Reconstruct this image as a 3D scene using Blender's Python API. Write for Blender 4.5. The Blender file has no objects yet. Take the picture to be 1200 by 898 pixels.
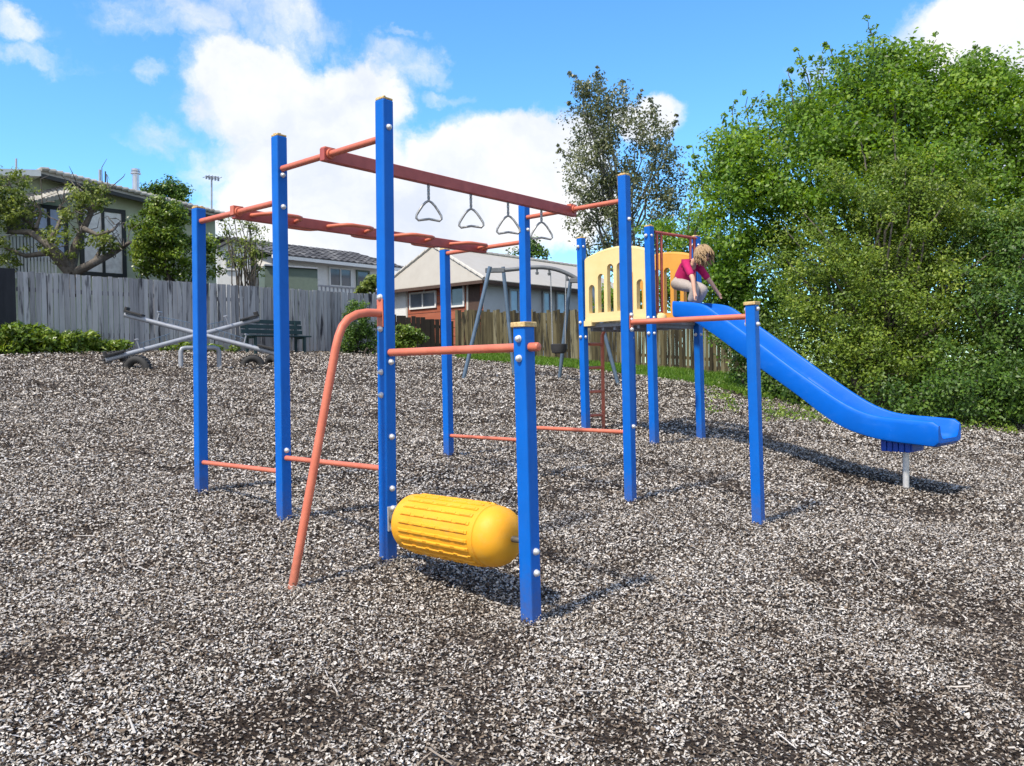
import bpy, bmesh, math, random
import numpy as np
from mathutils import Vector, Matrix
random.seed(7); RNG = np.random.default_rng(7)
S = bpy.context.scene; COL = S.collection
R = math.radians
# ------------------------------------------------------------------ camera model (solved from the photograph)
FPX, PITCH, ROLL = 966.587, -0.0177304, -0.0154374
SX, SY, EYE = -0.07365, 0.07942, 1.65
def ray(px, py):
    u, v = px-600, py-449; c, s = math.cos(ROLL), math.sin(ROLL)
    a, b = c*u+s*v, -s*u+c*v
    x, y, z = a/FPX, 1.0, -b/FPX
    return Vector((x, y*math.cos(PITCH)-z*math.sin(PITCH), y*math.sin(PITCH)+z*math.cos(PITCH)))
EYEV = Vector((0, 0, EYE))
def at(px, py, Y):
    r = ray(px, py); return EYEV + r*(Y/r.y)
def on_plane(px, py, p0, n):
    r = ray(px, py); n = Vector((n[0], n[1], 0)); p = Vector((p0[0], p0[1], 0))
    t = (p-EYEV).dot(n)/r.dot(n); return EYEV+r*t
def gz0(x, y):            # the tilted playground, levelling out behind the fences
    return SX*np.clip(x, -16, 16) + SY*np.clip(y, -4, 26)
def gz(x, y):
    x = np.asarray(x, float); y = np.asarray(y, float)
    b = .016*np.sin(1.7*x+.6*y+.4)*np.sin(1.3*y-.5*x)+.010*np.sin(4.1*x+1.1)*np.sin(3.7*y+.8*x)+.006*np.sin(8.3*x-2*y)*np.sin(7.1*y+.3)
    return gz0(x, y)+b
def ground(px, py):
    r = ray(px, py); t = -EYE/(r.z-SX*r.x-SY*r.y); p = EYEV+r*t
    p.z = float(gz(p.x, p.y)); return p
def gp(x, y, dz=0): return Vector((x, y, float(gz(x, y))+dz))

# ------------------------------------------------------------------ materials
def newmat(name):
    m = bpy.data.materials.new(name); m.use_nodes = True
    nt = m.node_tree; nt.nodes.clear()
    out = nt.nodes.new('ShaderNodeOutputMaterial'); return m, nt, out
def N(nt, typ, **kw):
    n = nt.nodes.new(typ)
    for k, v in kw.items():
        if k.startswith('i_'):
            n.inputs[k[2:].replace('_', ' ')].default_value = v
        else: setattr(n, k, v)
    return n
def ramp(nt, stops, interp='LINEAR'):
    n = nt.nodes.new('ShaderNodeValToRGB'); n.color_ramp.interpolation = interp
    e = n.color_ramp.elements
    while len(e) < len(stops): e.new(.5)
    for q, (p, c) in zip(e, stops): q.position = p; q.color = (*c, 1)
    return n
def bsdf(nt, out, rough=.5, metal=0, spec=.5):
    b = nt.nodes.new('ShaderNodeBsdfPrincipled'); b.inputs['Roughness'].default_value = rough
    b.inputs['Metallic'].default_value = metal; b.inputs['Specular IOR Level'].default_value = spec
    nt.links.new(b.outputs[0], out.inputs[0]); return b
def mat(name, c, c2=None, rough=.5, metal=0, scale=8, bump=.0, bscale=60, spec=.5, speck=None, dirt=0, scr=None):
    m, nt, out = newmat(name); b = bsdf(nt, out, rough, metal, spec); L = nt.links.new
    c2 = c2 or tuple(v*.8 for v in c)
    tc = N(nt, 'ShaderNodeTexCoord'); no = N(nt, 'ShaderNodeTexNoise', i_Scale=scale, i_Detail=6.0, i_Roughness=.65)
    L(tc.outputs['Object'], no.inputs['Vector'])
    rp = ramp(nt, [(.35, c), (.68, c2)]); L(no.outputs['Fac'], rp.inputs[0])
    col = rp.outputs[0]
    if speck:                      # scuffs and chipped paint
        n2 = N(nt, 'ShaderNodeTexNoise', i_Scale=speck[1], i_Detail=8.0, i_Roughness=.7); L(tc.outputs['Object'], n2.inputs['Vector'])
        r2 = ramp(nt, [(speck[2], (0, 0, 0)), (speck[2]+.05, (1, 1, 1))]); L(n2.outputs['Fac'], r2.inputs[0])
        mx = N(nt, 'ShaderNodeMix', data_type='RGBA'); mx.inputs['B'].default_value = (*speck[0], 1)
        L(r2.outputs[0], mx.inputs['Factor']); L(col, mx.inputs['A']); col = mx.outputs['Result']
    if scr:                        # fine scratches and dusty film
        mp = N(nt, 'ShaderNodeMapping'); mp.inputs['Scale'].default_value = scr[1]; mp.inputs['Rotation'].default_value = (.5, .3, .4); L(tc.outputs['Object'], mp.inputs[0])
        n4 = N(nt, 'ShaderNodeTexNoise', i_Scale=1.0, i_Detail=7.0, i_Roughness=.7); L(mp.outputs[0], n4.inputs['Vector'])
        r4 = ramp(nt, [(.52, (0, 0, 0)), (.75, (scr[2],)*3)]); L(n4.outputs['Fac'], r4.inputs[0])
        mx = N(nt, 'ShaderNodeMix', data_type='RGBA'); mx.inputs['B'].default_value = (*scr[0], 1); L(r4.outputs[0], mx.inputs['Factor']); L(col, mx.inputs['A']); col = mx.outputs['Result']
    if dirt:                       # soil splashed up from the bark
        ge = N(nt, 'ShaderNodeNewGeometry'); dp = N(nt, 'ShaderNodeVectorMath', operation='DOT_PRODUCT'); dp.inputs[1].default_value = (-SX, -SY, 1); L(ge.outputs['Position'], dp.inputs[0])
        n5 = N(nt, 'ShaderNodeTexNoise', i_Scale=30.0, i_Detail=6.0, i_Roughness=.7); L(tc.outputs['Object'], n5.inputs['Vector'])
        a5 = N(nt, 'ShaderNodeMath', operation='MULTIPLY_ADD'); a5.inputs[1].default_value = -.55; L(n5.outputs['Fac'], a5.inputs[0]); L(dp.outputs['Value'], a5.inputs[2])
        r5 = N(nt, 'ShaderNodeMapRange'); r5.inputs['From Min'].default_value = .02; r5.inputs['From Max'].default_value = -.26; r5.inputs['To Max'].default_value = dirt; L(a5.outputs[0], r5.inputs['Value'])
        mx = N(nt, 'ShaderNodeMix', data_type='RGBA'); mx.inputs['B'].default_value = (.10, .08, .06, 1); L(r5.outputs[0], mx.inputs['Factor']); L(col, mx.inputs['A']); col = mx.outputs['Result']
    L(col, b.inputs['Base Color'])
    mr = N(nt, 'ShaderNodeMapRange'); mr.inputs['To Min'].default_value = max(.05, rough-.1); mr.inputs['To Max'].default_value = min(1, rough+.15)
    L(no.outputs['Fac'], mr.inputs['Value']); L(mr.outputs[0], b.inputs['Roughness'])
    if bump:
        n3 = N(nt, 'ShaderNodeTexNoise', i_Scale=bscale, i_Detail=4.0); L(tc.outputs['Object'], n3.inputs['Vector'])
        bp = N(nt, 'ShaderNodeBump', i_Strength=bump, i_Distance=.01); L(n3.outputs['Fac'], bp.inputs['Height']); L(bp.outputs[0], b.inputs['Normal'])
    return m
def mat_leaf(name, cols, trans=.3, rough=.45, spec=.35):
    m, nt, out = newmat(name); L = nt.links.new
    at_ = N(nt, 'ShaderNodeAttribute', attribute_name='tint')
    k = len(cols); rp = ramp(nt, [(i/(k-1), c) for i, c in enumerate(cols)]); L(at_.outputs['Fac'], rp.inputs[0])
    b = nt.nodes.new('ShaderNodeBsdfPrincipled'); b.inputs['Roughness'].default_value = rough; b.inputs['Specular IOR Level'].default_value = spec
    t = nt.nodes.new('ShaderNodeBsdfTranslucent'); mx = nt.nodes.new('ShaderNodeMixShader'); mx.inputs[0].default_value = trans
    hs = N(nt, 'ShaderNodeHueSaturation', i_Value=1.5, i_Saturation=1.1, i_Hue=.485)
    L(rp.outputs[0], b.inputs['Base Color']); L(rp.outputs[0], hs.inputs['Color']); L(hs.outputs[0], t.inputs['Color'])
    L(b.outputs[0], mx.inputs[1]); L(t.outputs[0], mx.inputs[2]); L(mx.outputs[0], out.inputs[0]); return m
def mat_tint(name, cols, rough=.85, grain=None, spec=.3, stain=None, bump=.3):
    m, nt, out = newmat(name); L = nt.links.new; b = bsdf(nt, out, rough, 0, spec)
    at_ = N(nt, 'ShaderNodeAttribute', attribute_name='tint')
    k = len(cols); rp = ramp(nt, [(i/(k-1), c) for i, c in enumerate(cols)])
    val = at_.outputs['Fac']; tc = N(nt, 'ShaderNodeTexCoord')
    if grain:
        mp = N(nt, 'ShaderNodeMapping'); mp.inputs['Scale'].default_value = grain; L(tc.outputs['Object'], mp.inputs[0])
        no = N(nt, 'ShaderNodeTexNoise', i_Scale=1.0, i_Detail=7.0, i_Roughness=.7); L(mp.outputs[0], no.inputs['Vector'])
        ad = N(nt, 'ShaderNodeMath', operation='MULTIPLY_ADD'); ad.inputs[1].default_value = 1.3; ad.inputs[2].default_value = -.65
        L(no.outputs['Fac'], ad.inputs[0]); a2 = N(nt, 'ShaderNodeMath', operation='ADD', use_clamp=True); L(ad.outputs[0], a2.inputs[0]); L(val, a2.inputs[1]); val = a2.outputs[0]
        bp = N(nt, 'ShaderNodeBump', i_Strength=bump, i_Distance=.01); L(no.outputs['Fac'], bp.inputs['Height']); L(bp.outputs[0], b.inputs['Normal'])
    L(val, rp.inputs[0]); col = rp.outputs[0]
    if stain:
        n2 = N(nt, 'ShaderNodeTexNoise', i_Scale=1.0, i_Detail=6.0, i_Roughness=.6); m2 = N(nt, 'ShaderNodeMapping'); m2.inputs['Scale'].default_value = stain[1] if isinstance(stain[1], tuple) else (stain[1],)*3; L(tc.outputs['Object'], m2.inputs[0]); L(m2.outputs[0], n2.inputs['Vector'])
        r2 = ramp(nt, [(stain[2], (0, 0, 0)), (stain[2]+.10, (1, 1, 1))]); L(n2.outputs['Fac'], r2.inputs[0])
        mx = N(nt, 'ShaderNodeMix', data_type='RGBA'); mx.inputs['B'].default_value = (*stain[0], 1)
        L(r2.outputs[0], mx.inputs['Factor']); L(col, mx.inputs['A']); col = mx.outputs['Result']
    L(col, b.inputs['Base Color']); return m
def mat_glass(name, c, rough=.08, fold=None):
    m, nt, out = newmat(name); L = nt.links.new; b = bsdf(nt, out, rough, 0, .9 if not fold else .45)
    tc = N(nt, 'ShaderNodeTexCoord'); no = N(nt, 'ShaderNodeTexNoise', i_Scale=1.5 if not fold else fold, i_Detail=3.0)
    L(tc.outputs['Object'], no.inputs['Vector'])
    rp = ramp(nt, [(.35, tuple(v*(.55 if not fold else .8) for v in c)), (.65, c)]); L(no.outputs['Fac'], rp.inputs[0]); L(rp.outputs[0], b.inputs['Base Color']); return m

BLUE = mat('blue_paint', (.0, .128, .56), (.0, .11, .48), .42, scale=5, bump=.10, bscale=25, spec=.3, speck=((.30, .36, .5), 24, .72), dirt=.4, scr=((.03, .16, .50), (30, 30, 3), .30))
RED = mat('salmon_paint', (.62, .18, .105), (.52, .135, .08), .45, scale=9, bump=.08, spec=.35, speck=((.66, .36, .28), 16, .70), dirt=.4)
DRED = mat('beam_red_paint', (.44, .088, .065), (.34, .066, .052), .5, scale=10, speck=((.45, .2, .16), 20, .72))
GALV = mat('galvanised_steel', (.74, .74, .74), (.58, .58, .58), .38, metal=.45, scale=40)
CAPM = mat('weathered_post_cap', (.74, .55, .26), (.42, .25, .09), .7, scale=30, bump=.3, bscale=80)
YEL = mat('yellow_moulded_plastic', (.84, .40, .022), (.78, .345, .018), .5, scale=6, bump=.14, bscale=180, spec=.35, speck=((.60, .34, .10), 9, .70), scr=((.62, .40, .12), (14, 14, 14), .35))
CREAM = mat('cream_yellow_plastic', (.80, .62, .29), (.74, .56, .24), .5, scale=4, bump=.05)
ORNG = mat('amber_plastic', (.72, .35, .05), (.66, .30, .04), .42, scale=4)
SLB = mat('blue_slide_plastic', (.0, .125, .60), (.0, .11, .52), .42, scale=3, bump=.10, bscale=12, spec=.22, speck=((.04, .19, .68), 9, .66), scr=((.03, .17, .62), (5, 5, 12), .45))
SLD = mat('dark_blue_plastic', (.002, .06, .42), (.002, .05, .36), .4)
AXLE = mat('dark_axle_steel', (.16, .15, .13), (.08, .08, .07), .5, metal=.5, scale=30)
RUB = mat('black_rubber', (.022, .022, .023), (.035, .035, .036), .75, scale=20, bump=.2)
DECK = mat('grey_deck', (.30, .30, .32), (.22, .22, .24), .65, metal=.2, scale=30)
STEELB = mat('blue_grey_tube', (.13, .19, .27), (.09, .14, .20), .42, metal=.2, scale=12)
STEELG = mat('light_grey_tube', (.34, .36, .40), (.26, .28, .32), .45, metal=.2, scale=12)
BENCH = mat('dark_green_paint', (.012, .035, .042), (.02, .05, .055), .5)
SKIN = mat('skin', (.62, .36, .26), (.56, .31, .22), .5)
HAIR = mat('dark_blond_hair', (.44, .30, .16), (.24, .15, .07), .6, scale=45, bump=.5, bscale=90)
SHIRT = mat('magenta_cloth', (.50, .008, .12), (.40, .006, .095), .85, scale=20, bump=.2)
TROUS = mat('beige_cloth', (.42, .37, .34), (.33, .29, .27), .9, scale=25, bump=.3)
DARK = mat('dark_trim', (.02, .024, .025), (.03, .034, .035), .6)
WHITE = mat('white_paint', (.74, .74, .72), (.66, .66, .64), .55)
GREENW = mat('pale_green_weatherboard', (.50, .55, .41), (.44, .50, .36), .7, scale=3)
SAGE = mat('sage_panel', (.13, .175, .145), (.11, .15, .125), .7)
CREAMR = mat('cream_metal_roof', (.46, .43, .375), (.42, .39, .34), .55, scale=2)
GREYR = mat('pale_roof_flashing', (.52, .49, .43), (.5, .48, .44), .6)
BROWNW = mat('dark_brown_boards', (.085, .05, .035), (.06, .035, .025), .75)
BGREY = mat('blue_grey_cladding', (.50, .53, .57), (.45, .48, .52), .7, scale=2)
RINGM = mat('worn_ring_steel', (.46, .46, .45), (.20, .20, .20), .4, metal=.5, scale=60)
BEAMG = mat('dark_grey_beam', (.17, .18, .19), (.12, .13, .14), .5, metal=.3)
CHROME = mat('flue_steel', (.6, .6, .62), (.5, .5, .52), .3, metal=.9)
GLASSD = mat_glass('window_glass_dark', (.10, .12, .15)); GLASSB = mat_glass('window_glass_sky', (.24, .36, .62))
CURT = mat_glass('curtained_glass', (.88, .88, .87), .3, fold=9)
WOODG = mat_tint('weathered_grey_paling', [(.11, .11, .115), (.25, .25, .265), (.36, .36, .375), (.44, .44, .46)], grain=(10, 10, .9), stain=((.035, .035, .042), (8, 8, .9), .57))
WOODB = mat_tint('mossy_brown_paling', [(.016, .013, .008), (.06, .05, .026), (.125, .105, .055), (.20, .18, .115)], grain=(12, 12, .9), stain=((.022, .019, .012), (9, 9, .9), .51))
WOODD = mat_tint('dark_stained_paling', [(.010, .011, .014), (.02, .022, .028), (.032, .034, .042)], grain=(8, 8, 1))
WOODK = mat_tint('charred_dark_paling', [(.012, .010, .008), (.026, .021, .016), (.045, .037, .028)], grain=(8, 8, 1))
TILED = mat_tint('dark_roof_tile', [(.03, .03, .033), (.07, .07, .075), (.16, .16, .16)], grain=(3, 3, 3), rough=.8)
TILEG = mat_tint('pale_grey_roof_tile', [(.18, .175, .16), (.34, .33, .30), (.45, .44, .41)], grain=(3, 3, 3), rough=.8)
BRICK = mat_tint('red_timber_boards', [(.22, .055, .03), (.33, .10, .055), (.40, .14, .08)], grain=(2, 2, 6), rough=.75)
BARK = mat('grey_bark', (.15, .13, .11), (.07, .06, .05), .9, scale=14, bump=.6, bscale=30)
BARKD = mat('dark_bark', (.085, .07, .055), (.05, .04, .03), .9, scale=14, bump=.6, bscale=30)
BIRCHB = mat('birch_bark', (.34, .33, .31), (.09, .08, .075), .85, scale=8, bump=.3)
L_BRIGHT = mat_leaf('bright_green_leaf', [(.05, .10, .012), (.105, .21, .018), (.17, .30, .026), (.28, .40, .05)], .42)
L_OLIVE = mat_leaf('olive_leaf', [(.04, .075, .010), (.105, .175, .02), (.18, .265, .03), (.32, .39, .06)], .35)
L_DARK = mat_leaf('dark_evergreen_leaf', [(.022, .055, .010), (.05, .11, .015), (.09, .175, .022), (.16, .25, .04)], .25)
L_BIRCH = mat_leaf('birch_leaf', [(.05, .065, .025), (.095, .115, .045), (.15, .17, .075), (.30, .31, .20)], .35, .35)
L_BUSH = mat_leaf('glossy_bush_leaf', [(.04, .075, .010), (.09, .16, .016), (.17, .25, .03), (.27, .33, .06)], .25, .35)
L_YELL = mat_leaf('yellow_green_leaf', [(.06, .09, .02), (.13, .18, .03), (.22, .28, .06), (.30, .34, .12)], .4)
L_GRASS = mat_leaf('grass_blade', [(.05, .10, .012), (.09, .19, .02), (.15, .28, .03), (.24, .32, .07)], .35)

# ------------------------------------------------------------------ mesh builder
class MB:
    def __init__(s): s.v = []; s.f = []; s.t = []; s.tint = .5; s.smooth = False
    def add(s, vs, fs):
        o = len(s.v); s.v += [tuple(p) for p in vs]; s.f += [tuple(i+o for i in f) for f in fs]; s.t += [s.tint]*len(fs)
    def box(s, c, ax, ay, az, dx, dy, dz):      # axes (vectors) and full sizes
        c = Vector(c); ax = Vector(ax)*dx/2; ay = Vector(ay)*dy/2; az = Vector(az)*dz/2
        P = [c+ax*i+ay*j+az*k for k in (-1, 1) for j in (-1, 1) for i in (-1, 1)]
        s.add(P, [(0, 2, 3, 1), (4, 5, 7, 6), (0, 1, 5, 4), (2, 6, 7, 3), (0, 4, 6, 2), (1, 3, 7, 5)])
    def abox(s, x0, x1, y0, y1, z0, z1): s.box(((x0+x1)/2, (y0+y1)/2, (z0+z1)/2), (1, 0, 0), (0, 1, 0), (0, 0, 1), x1-x0, y1-y0, z1-z0)
    def bar(s, a, b, w, h, up=(0, 0, 1)):       # rectangular bar between two points
        a, b = Vector(a), Vector(b); d = (b-a); l = d.length; d.normalize(); sd = d.cross(Vector(up)).normalized(); u = sd.cross(d)
        s.box((a+b)/2, d, sd, u, l, w, h)
    def tube(s, pts, r, n=10, cap=True, closed=False):
        pts = [Vector(p) for p in pts]; m = len(pts)
        rs = r if isinstance(r, (list, tuple)) else [r]*m
        up = None; rings = []
        for i, p in enumerate(pts):
            if closed: d = pts[(i+1) % m]-pts[i-1]
            else: d = pts[min(i+1, m-1)]-pts[max(i-1, 0)]
            d.normalize()
            if up is None:
                up = Vector((0, 0, 1)) if abs(d.z) < .9 else Vector((1, 0, 0))
            up = (up-d*up.dot(d)).normalized(); sd = d.cross(up)
            rings.append([p+(up*math.cos(2*math.pi*k/n)+sd*math.sin(2*math.pi*k/n))*rs[i] for k in range(n)])
        vs = [q for g in rings for q in g]; fs = []
        for i in range(m if closed else m-1):
            j = (i+1) % m
            for k in range(n): fs.append((i*n+k, i*n+(k+1) % n, j*n+(k+1) % n, j*n+k))
        if cap and not closed: fs += [tuple(range(n-1, -1, -1)), tuple((m-1)*n+k for k in range(n))]
        s.add(vs, fs)
    def lathe(s, o, axis, prof, n=24):          # prof: (distance along the axis, radius)
        o = Vector(o); a = Vector(axis).normalized(); u = a.orthogonal().normalized(); w = a.cross(u); vs = []; fs = []
        for (h, r) in prof:
            for k in range(n): vs.append(o+a*h+(u*math.cos(2*math.pi*k/n)+w*math.sin(2*math.pi*k/n))*r)
        for i in range(len(prof)-1):
            for k in range(n): fs.append((i*n+k, i*n+(k+1) % n, (i+1)*n+(k+1) % n, (i+1)*n+k))
        m = len(prof)-1
        fs += [tuple(range(n-1, -1, -1)), tuple(m*n+k for k in range(n))]; s.add(vs, fs)
    def prism(s, poly, ext):                    # closed outline (3-D points) pushed along ext
        m = len(poly); ext = Vector(ext); vs = [Vector(p) for p in poly]+[Vector(p)+ext for p in poly]
        s.add(vs, [tuple(range(m-1, -1, -1)), tuple(range(m, 2*m))]+[(i, (i+1) % m, m+(i+1) % m, m+i) for i in range(m)])
    def build(s, name, m, parent=None, smooth=None, bevel=0, loc=None, label=None):
        root = parent
        while root is not None and root.parent: root = root.parent
        o = Vector(root['base']) if root is not None else Vector(loc or (0, 0, 0))
        me = bpy.data.meshes.new(name); me.from_pydata([(Vector(p)-o) for p in s.v], [], s.f)
        bm = bmesh.new(); bm.from_mesh(me); bmesh.ops.recalc_face_normals(bm, faces=bm.faces); bm.to_mesh(me); bm.free()
        at_ = me.attributes.new('tint', 'FLOAT', 'FACE'); at_.data.foreach_set('value', s.t)
        me.materials.append(m)
        if smooth:
            me.shade_smooth(); me.set_sharp_from_angle(angle=R(smooth))
        ob = bpy.data.objects.new(name, me); COL.objects.link(ob)
        if parent is not None: ob.parent = parent
        else: ob.location = o; ob['base'] = tuple(o)
        if bevel:
            b = ob.modifiers.new('edge', 'BEVEL'); b.width = bevel; b.segments = 2; b.limit_method = 'ANGLE'; b.angle_limit = R(40)
        if label: ob['label'] = label
        return ob
def tag(o, label=None, cat=None, group=None, kind=None):
    if label: o['label'] = label
    if cat: o['category'] = cat
    if group: o['group'] = group
    if kind: o['kind'] = kind
    return o
def thing(name, loc, label, cat, group=None):
    o = bpy.data.objects.new(name, None); COL.objects.link(o); o.location = loc; o['base'] = tuple(loc); o.empty_display_size = .2
    return tag(o, label, cat, group)
def quads(name, V, tint, m, parent=None, loc=(0, 0, 0)):       # V: (n,4,3) numpy in world space
    root = parent
    while root is not None and root.parent: root = root.parent
    o = np.array(root['base']) if root is not None else np.array(loc, float)
    n = len(V); me = bpy.data.meshes.new(name)
    me.vertices.add(n*4); me.vertices.foreach_set('co', (V-o).astype(np.float32).ravel())
    me.loops.add(n*4); me.loops.foreach_set('vertex_index', np.arange(n*4, dtype=np.int32))
    me.polygons.add(n); me.polygons.foreach_set('loop_start', np.arange(0, n*4, 4, dtype=np.int32)); me.polygons.foreach_set('loop_total', np.full(n, 4, np.int32))
    me.update(calc_edges=True)
    a = me.attributes.new('tint', 'FLOAT', 'FACE'); a.data.foreach_set('value', np.clip(tint, 0, 1).astype(np.float32))
    me.materials.append(m); ob = bpy.data.objects.new(name, me); COL.objects.link(ob)
    if parent is not None: ob.parent = parent
    else: ob.location = tuple(o); ob['base'] = tuple(o)
    return ob
UP = Vector((0, 0, 1))
U = Vector((.753, -.658, 0)); V_ = Vector((.658, .753, 0))      # the two directions of the climbing frame

# ------------------------------------------------------------------ ground
def build_ground():
    xs = np.concatenate([np.linspace(-300, -20, 12)[:-1], np.arange(-20, 20.01, .16), np.linspace(20, 300, 12)[1:]])
    ys = np.concatenate([np.linspace(-60, -1, 6)[:-1], np.arange(-1, 27, .16), np.linspace(27, 500, 14)[1:]])
    X, Y = np.meshgrid(xs, ys); Z = gz(X, Y); nx, ny = len(xs), len(ys)
    me = bpy.data.meshes.new('ground'); idx = np.arange(nx*ny).reshape(ny, nx)
    F = np.stack([idx[:-1, :-1], idx[:-1, 1:], idx[1:, 1:], idx[1:, :-1]], -1).reshape(-1, 4)
    me.from_pydata(np.stack([X, Y, Z], -1).reshape(-1, 3).tolist(), [], F.tolist()); me.shade_smooth()
    m, nt, out = newmat('bark_mulch_ground'); L = nt.links.new; b = bsdf(nt, out, .95, 0, .15)
    tc = N(nt, 'ShaderNodeTexCoord'); mp = N(nt, 'ShaderNodeMapping'); L(tc.outputs['Object'], mp.inputs[0])
    wn = N(nt, 'ShaderNodeTexNoise', i_Scale=9.0, i_Detail=2.0); L(tc.outputs['Object'], wn.inputs['Vector'])
    ma = N(nt, 'ShaderNodeMix', data_type='VECTOR'); ma.inputs[0].default_value = .06; L(mp.outputs[0], ma.inputs[4]); L(wn.outputs['Color'], ma.inputs[5])
    vo = N(nt, 'ShaderNodeTexVoronoi', i_Scale=75.0); L(ma.outputs[1], vo.inputs['Vector'])
    sp = N(nt, 'ShaderNodeSeparateColor'); L(vo.outputs['Color'], sp.inputs[0])
    rp = ramp(nt, [(0, (.022, .016, .013)), (.45, (.045, .034, .027)), (.75, (.10, .08, .064)), (1, (.20, .17, .145))]); L(sp.outputs[0], rp.inputs[0])
    n2 = N(nt, 'ShaderNodeTexNoise', i_Scale=.9, i_Detail=5.0); L(tc.outputs['Object'], n2.inputs['Vector'])
    r2 = ramp(nt, [(.4, (0, 0, 0)), (.7, (1, 1, 1))]); L(n2.outputs['Fac'], r2.inputs[0])
    mx = N(nt, 'ShaderNodeMix', data_type='RGBA'); mx.inputs['B'].default_value = (.032, .023, .017, 1); L(r2.outputs[0], mx.inputs['Factor']); L(rp.outputs[0], mx.inputs['A'])
    L(mx.outputs['Result'], b.inputs['Base Color'])
    bp = N(nt, 'ShaderNodeBump', i_Strength=.8, i_Distance=.02); L(vo.outputs['Distance'], bp.inputs['Height']); L(bp.outputs[0], b.inputs['Normal'])
    me.materials.append(m); o = bpy.data.objects.new('ground', me); COL.objects.link(o); tag(o, kind='structure')
build_ground()

def vnoise(x, y, s, seed):                       # smooth value noise
    r = np.random.default_rng(seed); T = r.random((64, 64)); x = x/s+31.3; y = y/s+17.7
    xi = np.floor(x).astype(int); yi = np.floor(y).astype(int); fx = x-xi; fy = y-yi; fx = fx*fx*(3-2*fx); fy = fy*fy*(3-2*fy)
    g = lambda a, b: T[a % 64, b % 64]
    return (g(xi, yi)*(1-fx)+g(xi+1, yi)*fx)*(1-fy)+(g(xi, yi+1)*(1-fx)+g(xi+1, yi+1)*fx)*fy
DARK_SPOTS = [ground(*p)[:2]+(r,) for p, r in (((735, 868), .17), ((1180, 730), .55), ((370, 840), .34), ((950, 675), .16), ((905, 740), .10), ((1195, 780), .35), ((960, 795), .09),
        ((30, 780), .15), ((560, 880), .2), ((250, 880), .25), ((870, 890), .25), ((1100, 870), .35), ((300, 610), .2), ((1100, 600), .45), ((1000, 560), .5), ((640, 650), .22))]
def spot_mask(x, y):  # hand-placed and random spots where the chips are fewer and darker
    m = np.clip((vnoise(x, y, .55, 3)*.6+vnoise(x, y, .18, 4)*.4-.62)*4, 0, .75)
    for (cx, cy, r) in DARK_SPOTS:
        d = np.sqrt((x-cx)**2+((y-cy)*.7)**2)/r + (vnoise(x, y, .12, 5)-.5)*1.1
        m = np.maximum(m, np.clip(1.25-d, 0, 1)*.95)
    return m
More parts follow.
